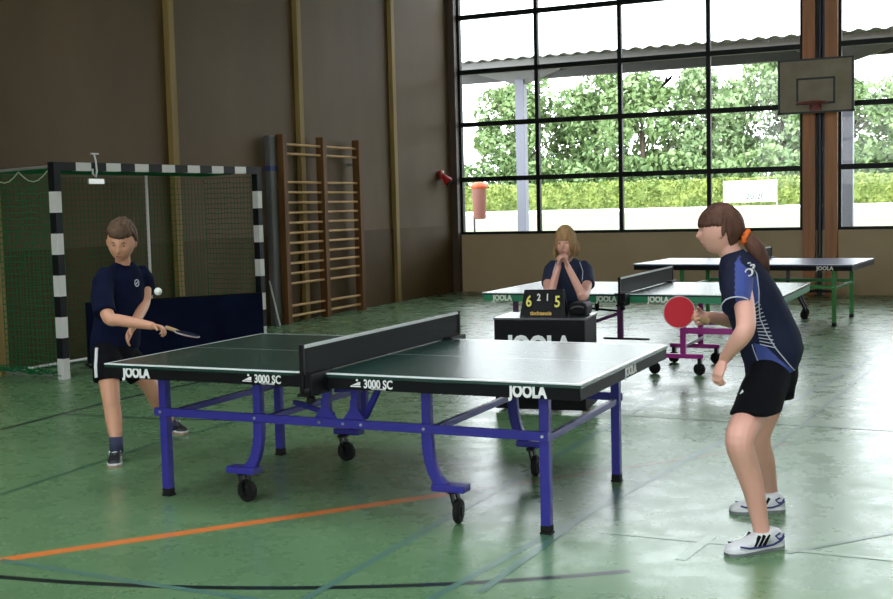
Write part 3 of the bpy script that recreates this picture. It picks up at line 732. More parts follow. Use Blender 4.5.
tree_spec = [(-37, 97, 12.2, 5, 'leaf', 'rounded green tree, leftmost one seen in the far window'),
 (-31, 100, 12.8, 5, 'leaf', 'tall green tree just behind the grey outdoor column'),
 (-25.5, 96, 11.6, 4.8, 'leaf', 'dense green tree seen above the seated referee'),
 (-20, 99, 12.0, 5, 'leaf2', 'pale green tree just right of the one above the referee'),
 (-14.5, 102, 14.2, 5.4, 'leaf2', 'tallest pale green tree rising near the window middle'),
 (-8.5, 99, 11, 4.8, 'leaf', 'green tree seen straight above the girl and the white banner'),
 (-3.5, 97, 9.8, 4.6, 'leaf', 'bushy green tree left of the basketball backboard'),
 (2, 99, 10, 4.6, 'leaf2', 'green tree hidden mostly behind the timber columns'),
 (8.5, 98, 13, 5.2, 'leaf2', 'tall pale tree in the right window, right of the columns'),
 (15, 100, 12, 5, 'leaf', 'green tree at the right edge of the right window')]
for k, (x, y, h, r, m_, lab) in enumerate(tree_spec): tree(x, y, h, r, M[m_], lab, 40+k)
# lower shrubs between trunks
def shr(r):
    x = r.uniform(-44, 30); return V((x, 94+r.uniform(-1.5, 1.5), LZ0+r.uniform(.5, 4.4+1.1*noise.noise(V((x*.25, 3, 0))))))
s_ = leaves(15000, shr, .30, M['leaf'], 'shrubbery', None, None, 9); tag(s_, 'continuous green shrubbery filling the gap between hedge and trees', 'shrubs', kind='stuff')
# white banner / goal on the lawn
bn = V((-13.8960, 84.0000, 0.8530)); bw = 1.95
ban = empty('banner', bn, 'white banner on posts standing on the lawn before the hedge', 'banner')
b = MB(); b.rbox(bn.x-bw, bn.y-.02, LZ0+.35, bn.x+bw, bn.y+.02, LZ0+1.95, .01); b.build('cloth', M['sign'], ban, bn)
for x in (-bw, bw): b = MB(); b.tube([(bn.x+x, bn.y, LZ0), (bn.x+x, bn.y, LZ0+2.0)], .04, 8); b.build('post', M['steel'], ban, bn)
text('lettering', '20 20', .62, (bn.x+.4, bn.y-.03, LZ0+.75), (1, 0, 0), (0, 0, 1), M['signt'], ban, bn, .01, .02)
# waste bin on a post right outside
wbn = V((-6.6120, 16.5000, 1.0200))
bin_ = empty('waste_bin', (wbn.x, 16.5, .9), 'pinkish waste bin with orange lid on a post outside the left window', 'waste bin'); wo2 = V((wbn.x, 16.5, .9)); zt = (-6.5870, 16.5000, 2.0430)[2]; zb = (-6.6050, 16.5000, 1.2870)[2]
b = MB(); c = V((wbn.x, 16.5, 0)); b.loft([(c+V((0, 0, z)), V((r, 0, 0)), V((0, r, 0))) for z, r in ((zb, .11), (zb+.03, .13), (zt-.12, .15), (zt-.10, .16))], 20); b.build('bin_body', M['brick'], bin_, wo2, True)
b = MB(); b.loft([(c+V((0, 0, z)), V((r, 0, 0)), V((0, r, 0))) for z, r in ((zt-.13, .17), (zt-.07, .175), (zt-.02, .12), (zt, .05))], 20); b.build('lid', M['binlid'], bin_, wo2, True)
b = MB(); b.tube([(c.x-.12, 16.5, .85), (c.x-.12, 16.5, zt-.1)], .022, 8); b.build('post', M['darkmetal'], bin_, wo2)
# canopy outside
ye = 17.3
zL = (-7.3800, 17.3000, 4.6060)[2]; xL = (-7.3830, 17.3000, 4.5020)[0]
can = empty('canopy_roof', (0, 18.5, .9), 'corrugated canopy roof on grey columns outside the windows', 'canopy'); co = V((0, 18.5, .9))
b = MB(); N = 420; x0, x1 = -7.9, 12.0; rowA = []; rowB = []
za = zL; 
for i in range(N+1):
    x = x0+(x1-x0)*i/N; dz = .022*math.sin(x*2*math.pi/.30)
    rowA.append((x, ye, za+dz)); rowB.append((x, ye+1.15, za+.05+dz))
va = [b.bm.verts.new(p) for p in rowA]; vb = [b.bm.verts.new(p) for p in rowB]; va2 = [b.bm.verts.new((p[0], p[1], p[2]-.02)) for p in rowA]; vb2 = [b.bm.verts.new((p[0], p[1], p[2]-.02)) for p in rowB]
for i in range(N): b._f((va[i], va[i+1], vb[i+1], vb[i])); b._f((va2[i], vb2[i], vb2[i+1], va2[i+1])); b._f((va[i], va2[i], va2[i+1], va[i+1])); b._f((vb[i], vb[i+1], vb2[i+1], vb2[i]))
b.build('corrugated_sheet', M['canopy'], can, co)
b = MB(); b.box(x0, ye+.10, za-.19, x1, ye+.18, za-.04); b.build('fascia', M['canopy'], can, co)
b = MB(); b.box(x0, ye+.95, za-.36, x1, ye+1.15, za-.02); b.build('beam', M['gutter'], can, co)
for px in (522, 848):
    q = V((-6.3180, 18.2000, 2.7370)) if px == 522 else V((0.4000, 18.2000, 2.4540))
    b = MB(); b.rbox(q.x-.10, 18.1, .5, q.x+.10, 18.3, za-.36, .008); b.build('column', M['column'], can, co)
    zt_, zb_ = (-6.2820, 18.2000, 4.4650)[2], (-6.2880, 18.2000, 4.1470)[2]
    b = MB(); b.prism([(q.x-1.0, 18.14, zt_), (q.x-.95, 18.14, zt_-.07), (q.x-.13, 18.14, zb_), (q.x+.13, 18.14, zb_), (q.x+.9, 18.14, zt_-.09), (q.x+.95, 18.14, zt_)], (0, .12, 0)); b.build('cantilever', M['canopy'], can, co)
# bird silhouette on the glass
bp_ = V((-2.0520, 13.9300, 3.5530)); b = MB(); u = .15
P = [(-.9, -.9), (-.3, -.2), (-.1, .1), (.1, .9), (.25, .35), (.9, .9), (.7, .3), (.35, 0), (.1, -.2), (-.3, -.5)]
b.prism([(bp_.x+x*u, 13.953, bp_.z+z*u) for x, z in P], (0, -.003, 0)); tag(b.build('bird_sticker', M['black']), 'small black bird silhouette stuck on the window glass', 'sticker')

# ------------------------------------------------------------------ people
def head_point(d, hair=None):
    x, y, z = d
    px, py, pz = x*.073, y*.092, z*.112
    if z < 0:
        t = -z; px *= 1-.22*t*t; 
        if y > 0: py += .014*t*y
        else: py *= 1-.42*t
    if y < 0 and z > -.3: py *= 1.07
    if y > 0 and hair is None:
        g = lambda a, s: math.exp(-(a/s)**2)
        py += .020*g(x, .12)*g(z+.17, .12) + .010*g(x, .10)*g(z-.02, .16)
        py -= .010*g(abs(x)-.36, .16)*g(z-.05, .11)
        py += .004*g(abs(x)-.3, .25)*g(z-.22, .07)
        py += .006*g(x, .26)*g(z+.42, .07) + .005*g(x, .24)*g(z+.54, .05)
        py -= .004*g(x, .3)*g(z+.64, .05); py += .007*g(x, .3)*g(z+.80, .12)
        px += math.copysign(.004, x)*g(abs(x)-.6, .2)*g(z+.15, .2)
    return V((px, py, pz))
def dirs(seg, rin):
    for j in range(1, rin):
        t = math.pi*j/rin
        yield [V((math.cos(2*math.pi*i/seg)*math.sin(t), math.sin(2*math.pi*i/seg)*math.sin(t), -math.cos(t))) for i in range(seg)]
def grid_ball(mb, fn, seg, rin):
    R = []
    for row in dirs(seg, rin): R.append([mb.bm.verts.new(fn(d)) for d in row])
    bot = mb.bm.verts.new(fn(V((0, 0, -1)))); top = mb.bm.verts.new(fn(V((0, 0, 1))))
    for a, b_ in zip(R, R[1:]):
        for i in range(seg): mb._f((a[i], a[(i+1) % seg], b_[(i+1) % seg], b_[i]))
    for i in range(seg): mb._f((bot, R[0][(i+1) % seg], R[0][i])); mb._f((top, R[-1][i], R[-1][(i+1) % seg]))

class Head:
    def __init__(s, c, fwd, up, scale):
        s.c = V(c); f = V(fwd).normalized(); u = V(up); u = (u-f*u.dot(f)).normalized(); r = f.cross(u)
        s.r, s.f, s.u, s.s = r, f, u, scale
    def w(s, p): return s.c + (s.r*p[0] + s.f*p[1] + s.u*p[2])*s.s
    def skull(s, mb):
        grid_ball(mb, lambda d: s.w(head_point(d)), 48, 36)
        for k in (-1, 1):
            mb.ell(s.w((k*.073, -.004, -.006)), s.r*.010*s.s, (s.f*.016-s.u*.004)*s.s, (s.u*.031-s.f*.004)*s.s, 12, 8)
    def face(s, body, off, hairm, eyes_closed=False):
        for k in (-1, 1):
            p = head_point(V((k*.37, math.sqrt(1-.37**2-.05**2), .05)).normalized()); 
            b = MB(); b.ell(s.w(p-V((0, .005, 0))), s.r*.0125*s.s, s.f*.009*s.s, s.u*(.004 if eyes_closed else .0068)*s.s, 12, 8); e = b.build('eye', M['eyew'], body, off, True)
            b = MB(); b.ell(s.w(p+V((0, .0018, -.001))), s.r*.0055*s.s, s.f*.004*s.s, s.u*.0055*s.s, 10, 6); b.build('iris', M['iris'], e, off, True)
            pts = []
            for q in (-.14, -.05, .06, .15):
                x = k*(.37+q); z = .25-.5*q*q; d = V((x, math.sqrt(max(.01, 1-x*x-z*z)), z)); pts.append(s.w(head_point(d)+V((0, .001, 0))))
            b = MB(); b.tube(pts, [.0015*s.s, .0032*s.s, .003*s.s, .001*s.s], 6); b.build('eyebrow', hairm, body, off)
        pts = []
        for x in (-.26, -.14, 0, .14, .26):
            d = V((x, math.sqrt(1-x*x-.47**2), -.47)); pts.append(s.w(head_point(d)+V((0, .0005, 0))))
        b = MB(); b.tube(pts, [.001*s.s, .004*s.s, .0045*s.s, .004*s.s, .001*s.s], 6); b.build('mouth', M['lip'], body, off, True)
    def hair(s, mb, region, thick=1.10, seg=96, rin=64, lumps=.03):
        def fn(d):
            k = region(d); p = head_point(d, True)
            k = max(0, min(1, k))
            m = .86 + (thick-.86)*k
            m *= 1+lumps*k*noise.noise(V((d.x*5+3, d.y*5, d.z*1.8)))
            az = math.atan2(d.y, d.x); m *= 1+.012*k*noise.noise(V((math.cos(az)*14, math.sin(az)*14, d.z*1.2)))
            return s.w(p*m)
        grid_ball(mb, fn, seg, rin)
def sstep(a, b, x): t = max(0, min(1, (x-a)/(b-a))); return t*t*(3-2*t)

def hand(mb, wrist, d, pn, thumb, s=1, curl=(.3, .5, .4), spread=.12, tip=None):
    """palm plus four bent fingers and a thumb; d points to the fingers, pn out of the palm, thumb to the thumb side"""
    w, d, pn = V(wrist), V(d).normalized(), V(pn); pn = (pn-d*pn.dot(d)).normalized(); t = V(thumb); t = (t-d*t.dot(d)-pn*t.dot(pn)).normalized()
    mb.loft([(w-d*.02*s, t*.023*s, pn*.018*s), (w+d*.015*s, t*.028*s, pn*.018*s), (w+d*.045*s, t*.037*s, pn*.016*s), (w+d*.08*s, t*.038*s, pn*.013*s), (w+d*.09*s, t*.034*s, pn*.009*s)], 14)
    for i, (o, ln, r) in enumerate(((.029, .068, .0082), (.010, .078, .0085), (-.010, .072, .0082), (-.028, .057, .0072))):
        p = w + d*.078*s + t*o*s; a = 0; dd = (d+t*o*spread*20*.1).normalized(); pts = [p-dd*.015*s, p]
        for seg, cu in zip((.45, .31, .24), curl):
            a += cu; v = dd*math.cos(a)+pn*math.sin(a); p = p+v*ln*seg*s; pts.append(p)
        mb.tube(pts, [r*s, r*s, r*.98*s, r*.9*s, r*.72*s], 8, ball=True)
    p = w+d*.022*s+t*.02*s; v1 = (t*.75+d*.75+pn*.35).normalized(); v2 = (t*.25+d*.9+pn*.5).normalized(); v3 = (d*.8+pn*.7-t*.05).normalized()
    mb.tube([p-v1*.01*s, p+v1*.034*s, p+v1*.034*s+v2*.028*s, p+v1*.034*s+v2*.028*s+v3*.02*s], [.013*s, .011*s, .0095*s, .007*s], 8, ball=True)

def shoe(parent, off, heel, toe, s, upper, solem, trim, stripes, nm='shoe'):
    h, t = V(heel), V(toe); d = (t-h); L = d.length; d.normalize(); n = V((-d.y, d.x, 0)).normalized(); up = d.cross(n).normalized()*-1
    if up.z < 0: up = -up
    prof = [(0, .026, .050, .035), (.06, .032, .085, .045), (.18, .036, .098, .05), (.34, .037, .094, .05), (.46, .039, .078, .043), (.62, .044, .060, .035), (.78, .046, .047, .028), (.92, .037, .038, .024), (.985, .02, .028, .018)]
    b = MB()
    rings = []
    for q, wd, ht, cz in prof:
        zc = .018+(ht*s-.018)/2; rings.append((h+d*q*L+up*zc, n*wd*s, up*((ht*s-.018)/2+.006)))
    b.loft(rings, 18, power=.8)
    so = b.build(nm, upper, parent, off, True)
    b = MB(); out = [(0, .0), (.0, .026), (.10, .036), (.35, .036), (.60, .046), (.78, .049), (.93, .038), (1.0, .018), (1.01, 0)]
    poly = [h+d*q*L*1.0+n*w_*s for q, w_ in out[1:-1]] + [h+d*q*L-n*w_*s for q, w_ in out[1:-1]][::-1]
    b.prism([p+up*.0 for p in poly], up*.014); b.build('sole', solem, so, off)
    b = MB(); b.prism([h+(p-h)*1.0+up*.014 for p in poly], up*.012); b.build('midsole', upper if stripes else trim, so, off)
    for sg in (-1, 1):
        if stripes:
            b = MB()
            for k in range(3):
                q = .36+.085*k; a0 = h+d*(q+.07)*L+n*sg*.0405*s+up*.030; a1 = h+d*(q-.05)*L+n*sg*.034*s+up*.078
                b.beam(a0, a1, .012, .010, n)
            b.build('stripe', M['black'], so, off)
            b = MB(); b.tube([h+d*q*L+n*sg*w_*s+up*z for q, w_, z in ((.03, .033, .06), (.10, .039, .045), (.25, .042, .032), (.5, .046, .030), (.7, .050, .034), (.85, .045, .045))], .0045, 6); b.build('trim_line', trim, so, off)
            b = MB(); b.tube([h+d*q*L+n*sg*w_*s+up*z for q, w_, z in ((.03, .031, .072), (.07, .037, .055), (.14, .040, .052), (.2, .039, .068), (.12, .0385, .078))], .0045, 6); b.build('trim_line', trim, so, off)
        else:
            b = MB(); b.tube([h+d*q*L+n*sg*w_*s+up*z for q, w_, z in ((.1, .037, .03), (.3, .042, .05), (.45, .035, .078))], .005, 6); b.build('trim_line', trim, so, off)
    b = MB()
    for k in range(4):
        q = .42+.075*k; z = (.086-.013*k)*s; b.tube([h+d*q*L+n*.020*s+up*z, h+d*(q+.01)*L+up*(z+.008), h+d*(q+.02)*L-n*.020*s+up*z], .0035, 6)
    b.build('laces', M['shoew'], so, off)
    return so

def unit(v): return V(v).normalized()
Z = V((0, 0, 1))

# ---- the girl on the right, profile to the left, bat in her far (right) hand
def build_girl():
    off = V((2.05, -.17, 0)); root = empty('person', off, 'girl in navy and blue jersey and black shorts crouching with red bat', 'person')
    F = V((-.98, -.18, 0)); L = V((.18, -.98, 0))
    b = MB()
    # legs
    b.limb([(2.1070, -0.2210, 0.7680), (2.0670, -0.4070, 0.6280), (2.0450, -0.5680, 0.5470), (2.0420, -0.5970, 0.4900), (2.0630, -0.5520, 0.3840), (2.0870, -0.5180, 0.2700), (2.1070, -0.4870, 0.1280), (2.1180, -0.4780, 0.0530)], [.074, .076, .068, .062, .057, .048, .038, .037], 16)
    b.limb([(2.1050, -0.0250, 0.7310), (2.0460, -0.0360, 0.5460), (2.0170, -0.0350, 0.4560), (2.0100, -0.0010, 0.3810), (2.0190, 0.0830, 0.2750), (2.0230, 0.1950, 0.1390), (2.0260, 0.2340, 0.0690), (2.0310, 0.2340, 0.0380)], [.074, .074, .066, .062, .059, .045, .040, .038], 16)
    # torso inside the shirt
    for c, hw, hd in ():
        pass
    t = [((1.9460, -0.1640, 1.2670), .09, .055), ((1.9810, -0.1560, 1.1670), .13, .090), ((2.0360, -0.1300, 1.0380), .13, .10), ((2.0800, -0.1210, 0.9060), .12, .09), ((2.0990, -0.1210, 0.8110), .12, .09), ((2.1000, -0.1280, 0.7260), .12, .09)]
    sp = unit(V(t[2][0])-V(t[4][0])); fw = unit(F - sp*F.dot(sp))
    b.loft([(c, L*w_, fw*d_) for c, w_, d_ in t], 20)
    # neck
    b.tube([(1.9630, -0.1580, 1.2380), (1.9370, -0.1660, 1.2860), (1.9110, -0.1740, 1.3330), (1.8980, -0.1760, 1.3900)], [.066, .055, .051, .050], 14)
    hd = Head((1.8740, -0.1840, 1.4280), V((-.98, -.20, -.10)), Z + F*-.02, 1.03)
    hd.skull(b)
    # left (near) arm hangs bent
    la = [(1.9930, -0.3580, 1.2050), (2.0370, -0.4680, 1.1050), (2.0690, -0.5930, 1.0200), (2.0520, -0.6160, 0.9740), (2.0070, -0.5870, 0.9210), (1.9690, -0.5530, 0.8720)]
    b.limb(la, [.05, .047, .043, .041, .034, .026], 14, ball=True)
    hand(b, (1.9650, -0.5560, 0.8630), V((1.9460, -0.5920, 0.8050))-V((1.9650, -0.5560, 0.8630)), V((.5, .8, .2)), F, .92, (.5, .8, .6))
    # right (far) arm reaches forward
    ra = [(1.9260, 0.0070, 1.1800), (1.9200, 0.0830, 1.0560), (1.9050, 0.1340, 0.9670), (1.8680, 0.0510, 0.9790), (1.8090, -0.0850, 1.0040), (1.7900, -0.1270, 1.0100)]
    b.limb(ra, [.048, .045, .041, .038, .029, .027], 14, ball=True)
    hw_ = V((1.7900, -0.1270, 1.0070)); hdv = V((1.7430, -0.2160, 1.0080))-hw_
    hand(b, hw_, hdv, V((.15, -.9, .2)), Z, .95, (.5, .75, .6))
    body = b.remesh('body', M['skin'], .0048, root, off, 4, .5)
    hd.face(body, off, M['hair_br'])
    # hair: fringe over the brow, swept back to a ponytail
    def reg(d):
        x, y, z = d
        line_z = .20 if y > .45 else .20-(.45-y)*.15     # hairline runs down behind the ear
        if y < -.15: line_z = max(-.66, .11-(-.15-y)*2.4)
        return sstep(line_z-.06, line_z+.06, z + .07*noise.noise(V((x*14, y*14, 2))))
    hb = MB(); hd.hair(hb, reg, 1.13)
    hb.ell((1.9080, -0.2660, 1.4490), F*.012, L*.008, V((-.005, 0, -.05)), 10, 8)
    hair = hb.build('hair', M['hair_br'], root, off, True)
    tb = MB(); tp = [(1.9620, -0.1450, 1.3980), (1.9980, -0.1410, 1.3780), (2.0340, -0.1390, 1.3310), (2.0600, -0.1320, 1.2740), (2.0810, -0.1160, 1.2170)]
    tb.tube(tp, [.022, .034, .042, .034, .008], 14, ball=False)
    for k in range(7):
        r_ = random.uniform(-.02, .02); tb.tube([V(p)+L*r_*i*.5+V((random.uniform(-.008, .008), 0, random.uniform(-.008, .008))) for i, p in enumerate(tp[1:])], [.014, .016, .012, .003], 8)
    tb.build('ponytail', M['hair_br'], hair, off, True)
    sb_ = MB(); sc_ = V((1.9810, -0.1480, 1.3930)); a1 = unit((.35, 0, .94)); a2 = a1.cross(V((.94, 0, -.35)))
    ringp = []
    for i in range(25):
        t_ = i/24*2*math.pi; ringp.append(sc_+a1*math.cos(t_)*.027+unit(L)*math.sin(t_)*.027+V((.006*math.sin(t_*7), 0, 0)))
    sb_.tube(ringp, [.013+.003*math.sin(i*2.4) for i in range(25)], 8, cap=False); sb_.build('scrunchie', M['scrunch'], hair, off, True)
    # jersey
    s = MB()
    t = [((1.9260, -0.1680, 1.3240), .060, .052), ((1.9370, -0.1660, 1.2910), .105, .075), ((1.9550, -0.1610, 1.2480), .155, .10), ((1.9810, -0.1550, 1.1810), .168, .122), ((2.0120, -0.1470, 1.1060), .168, .132), ((2.0500, -0.1270, 1.0000), .165, .140), ((2.0850, -0.1190, 0.9050), .168, .146), ((2.1070, -0.1150, 0.8300), .172, .143), ((2.1030, -0.1220, 0.7780), .176, .132), ((2.0950, -0.1280, 0.7450), .178, .126)]
    s.loft([(c, L*w_, fw*d_) for c, w_, d_ in t], 28)
    s.tube([(1.9830, -0.2590, 1.2440), (1.9850, -0.3380, 1.2220), (1.9940, -0.4060, 1.1630), (2.0110, -0.4930, 1.0910)], [.066, .072, .069, .069], 18)
    s.tube([(1.9440, -0.0570, 1.2320), (1.9210, 0.0060, 1.1900), (1.9150, 0.0620, 1.1070), (1.9070, 0.0980, 1.0500)], [.068, .070, .066, .064], 18)
    # colour areas of the cloth: royal side wedge below the arm, royal shoulder band, rest navy
    wedge = [(2.0430, -0.3160, 0.9080), (2.0970, -0.2920, 0.8980), (2.2220, -0.2430, 0.7760), (2.2100, -0.2510, 0.7580), (2.0690, -0.3170, 0.7620), (2.0600, -0.3150, 0.8260)]
    band = [(1.9720, -0.3140, 1.3120), (2.0390, -0.2880, 1.2550), (2.0640, -0.3030, 1.2010), (2.0720, -0.3970, 1.0910), (2.0190, -0.4230, 1.0790), (2.0070, -0.3110, 1.1560)]
    def inside(poly, x, z):
        c = False; n = len(poly)
        for i in range(n):
            x1, z1, x2, z2 = poly[i][0], poly[i][2], poly[i-1][0], poly[i-1][2]
            if (z1 > z) != (z2 > z) and x < (x2-x1)*(z-z1)/(z2-z1)+x1: c = not c
        return c
    ctr = V((2.0250, -0.1460, 1.0490))
    def post(me):
        for p in me.polygons:
            c = p.center; q = (c-ctr).dot(L); xx = c.x
            xm = c.x if q > 0 else c.x + 2*L.x*abs(q)          # mirror the pattern on her far side
            if abs(q) > .03 and (inside(wedge, xm, c.z) or inside(band, xm, c.z)): p.material_index = 1
    shirt = s.remesh('jersey', [M['navy'], M['royal']], .0055, root, off, 3, .6, post)
    dg = bpy.context.evaluated_depsgraph_get(); dg.update()
    bv = BVHTree.FromPolygons([v.co + off for v in shirt.data.vertices], [tuple(p.vertices) for p in shirt.data.polygons])
    def on_cloth(p, lift=.002):
        p = V(p); h = bv.ray_cast(p + L*.8, -L)
        if h[0] is None: h = (bv.find_nearest(p)[0],)
        return h[0] + L*lift
    def seam(name, pts, r, m):
        q = []
        for a_, c_2 in zip(pts, pts[1:]):
            for k in range(5): q.append(on_cloth(V(a_).lerp(V(c_2), k/5)))
        q.append(on_cloth(pts[-1])); o = MB(); o.tube(q, r, 6); o.build(name, m, shirt, off)
    seam('piping', [(2.0260, -0.2690, 1.2820), (2.0560, -0.2600, 1.2260), (2.0650, -0.2620, 1.1520), (2.0660, -0.2680, 1.0840), (2.0710, -0.2710, 1.0240), (2.1010, -0.2630, 0.9500), (2.1390, -0.2510, 0.8850), (2.1810, -0.2360, 0.8290), (2.2190, -0.2220, 0.7770)], .0025, M['piping'])
    seam('piping', [(2.0390, -0.2960, 0.9010), (2.0480, -0.2950, 0.8690), (2.0650, -0.2910, 0.8230), (2.0780, -0.2890, 0.7720)], .0022, M['piping'])
    for k in range(13):
        f = k/12; a = (753+f*6, 305+f*36); c = (758.5+f*14, 300+f*43)
        A = V((2.0410, -0.2800, 1.0800)).lerp(V((2.0720, -0.2800, 0.9050)), f); C = V((2.0660, -0.2660, 1.1070)).lerp(V((2.1390, -0.2500, 0.8890)), f)
        seam('hatch_stripe', [A, C], .0022, M['piping'])
    # sleeve hems
    for c0, c1, r_ in (((2.0090, -0.4810, 1.1060), (2.0110, -0.4920, 1.0940), .0715),):
        c0, c1 = V(c0), V(c1); dd = unit(c1-c0); x = dd.cross(Z).normalized(); y = dd.cross(x)
        q = [bv.find_nearest(c1 + x*math.cos(t_*math.pi/16)*r_ + y*math.sin(t_*math.pi/16)*r_)[0] for t_ in range(33)]
        o = MB(); o.tube(q, .003, 6, cap=False); o.build('cuff_trim', M['piping'], shirt, off)
    # letters on the back of the shoulder
    for ch, pp in (('O', (2.0250, -0.2730, 1.2410)), ('S', (2.0270, -0.2370, 1.2680))):
        q = on_cloth(V(pp), .011); text('lettering', ch, .050, q, unit(V((.35, 0, .94))), unit(V((-.94, 0, .35))), M['shoew'], shirt, off, .022, .0006)
    # shorts
    s = MB()
    s.loft([(c, L*w_, fw*d_) for c, w_, d_ in (((2.0940, -0.1240, 0.8020), .150, .112), ((2.0990, -0.1260, 0.7550), .160, .125), ((2.0910, -0.1340, 0.6990), .165, .135), ((2.0830, -0.1430, 0.6470), .155, .13))], 24)
    s.tube([(2.1070, -0.2220, 0.7590), (2.0900, -0.3360, 0.6820), (2.0820, -0.4120, 0.6210), (2.0690, -0.5120, 0.5560)], [.098, .104, .106, .108], 20); s.tube([(2.1070, -0.0350, 0.7330), (2.0920, -0.0290, 0.6340), (2.0760, -0.0210, 0.5550), (2.0620, -0.0230, 0.4810)], [.095, .095, .095, .095], 20)
    hemz = (2.0820, -0.4120, 0.6140)[2]
    g_ = s.bm.verts[:]+s.bm.edges[:]+s.bm.faces[:]; bmesh.ops.bisect_plane(s.bm, geom=g_, plane_co=(0, 0, hemz), plane_no=(0, 0, 1), clear_inner=True); bmesh.ops.holes_fill(s.bm, edges=[e_ for e_ in s.bm.edges if e_.is_boundary])
    sh = s.remesh('shorts', M['shorts'], .008, root, off, 3, .6)
    e = MB(); ep = V((2.0470, -0.5760, 0.7040))
    e.prism([ep+V((-.012, 0, -.008)), ep+V((.012, 0, -.008)), ep+V((0, 0, .012))], (0, .003, 0))
    bs = BVHTree.FromPolygons([v.co + off for v in sh.data.vertices], [tuple(p.vertices) for p in sh.data.polygons])
    hq = bs.ray_cast(ep+L*.4, -L)
    if hq[0] is not None:
        for v in e.bm.verts: v.co += hq[0]-ep+L*.003
    e.build('emblem', M['shoew'], sh, off)
    # socks, shoes
    for (a, c) in (((2.1150, -0.4820, 0.0860), (2.1180, -0.4790, 0.0400)), ((2.0280, 0.2350, 0.0690), (2.0310, 0.2330, 0.0280))):
        q = MB(); q.tube([a, c], .043, 14); q.build('sock', M['sockw'], root, off, True)
    hl, tl = V((2.1860, -0.4090, 0.0000)), V((1.9850, -0.6300, 0.0000)); hl.z = tl.z = 0
    shoe(root, off, hl, tl, 1.0, M['shoew'], M['sole'], M['shoen'], True)
    hr, tr = V((2.0960, 0.2250, 0.0000)), V((1.8530, 0.0970, 0.0000)); hr.z = tr.z = 0
    shoe(root, off, hr, tr, 1.0, M['shoew'], M['sole'], M['shoen'], True)
    # bat in her right hand
    bc = V((1.6930, -0.2640, 1.0450)); n = unit(CAMDIR(bc)); 
    hdl = V((1.7760, -0.2110, 1.0110)); hd_ = unit(hdl-bc); n = unit(n-hd_*n.dot(hd_)); sd = n.cross(hd_)
    bat = empty('table_tennis_bat', bc, 'red table tennis bat held low by the girl in navy', 'bat', 'bats held by the players')
    o = MB(); o.loft([(bc-n*.003, hd_*.079, sd*.077), (bc+n*.003, hd_*.079, sd*.077)], 40); o.build('blade', M['batrim'], bat, bc)
    o = MB(); o.loft([(bc+n*.0032, hd_*.074, sd*.074), (bc+n*.006, hd_*.073, sd*.073)], 40); o.build('rubber', M['batred'], bat, bc)
    o = MB(); o.loft([(bc-n*.0032, hd_*.074, sd*.074), (bc-n*.006, hd_*.073, sd*.073)], 40); o.build('back_rubber', M['black'], bat, bc)
    o = MB(); o.loft([(bc+hd_*.065, sd*.020, n*.008), (bc+hd_*.09, sd*.014, n*.011), (bc+hd_*.145, sd*.015, n*.011), (bc+hd_*.155, sd*.016, n*.012)], 14); o.build('handle', M['wood'], bat, bc)
def CAMDIR(p): return V((2.6, -5.2, 1.5)) - V(p)     # towards the front of the hall
build_girl()

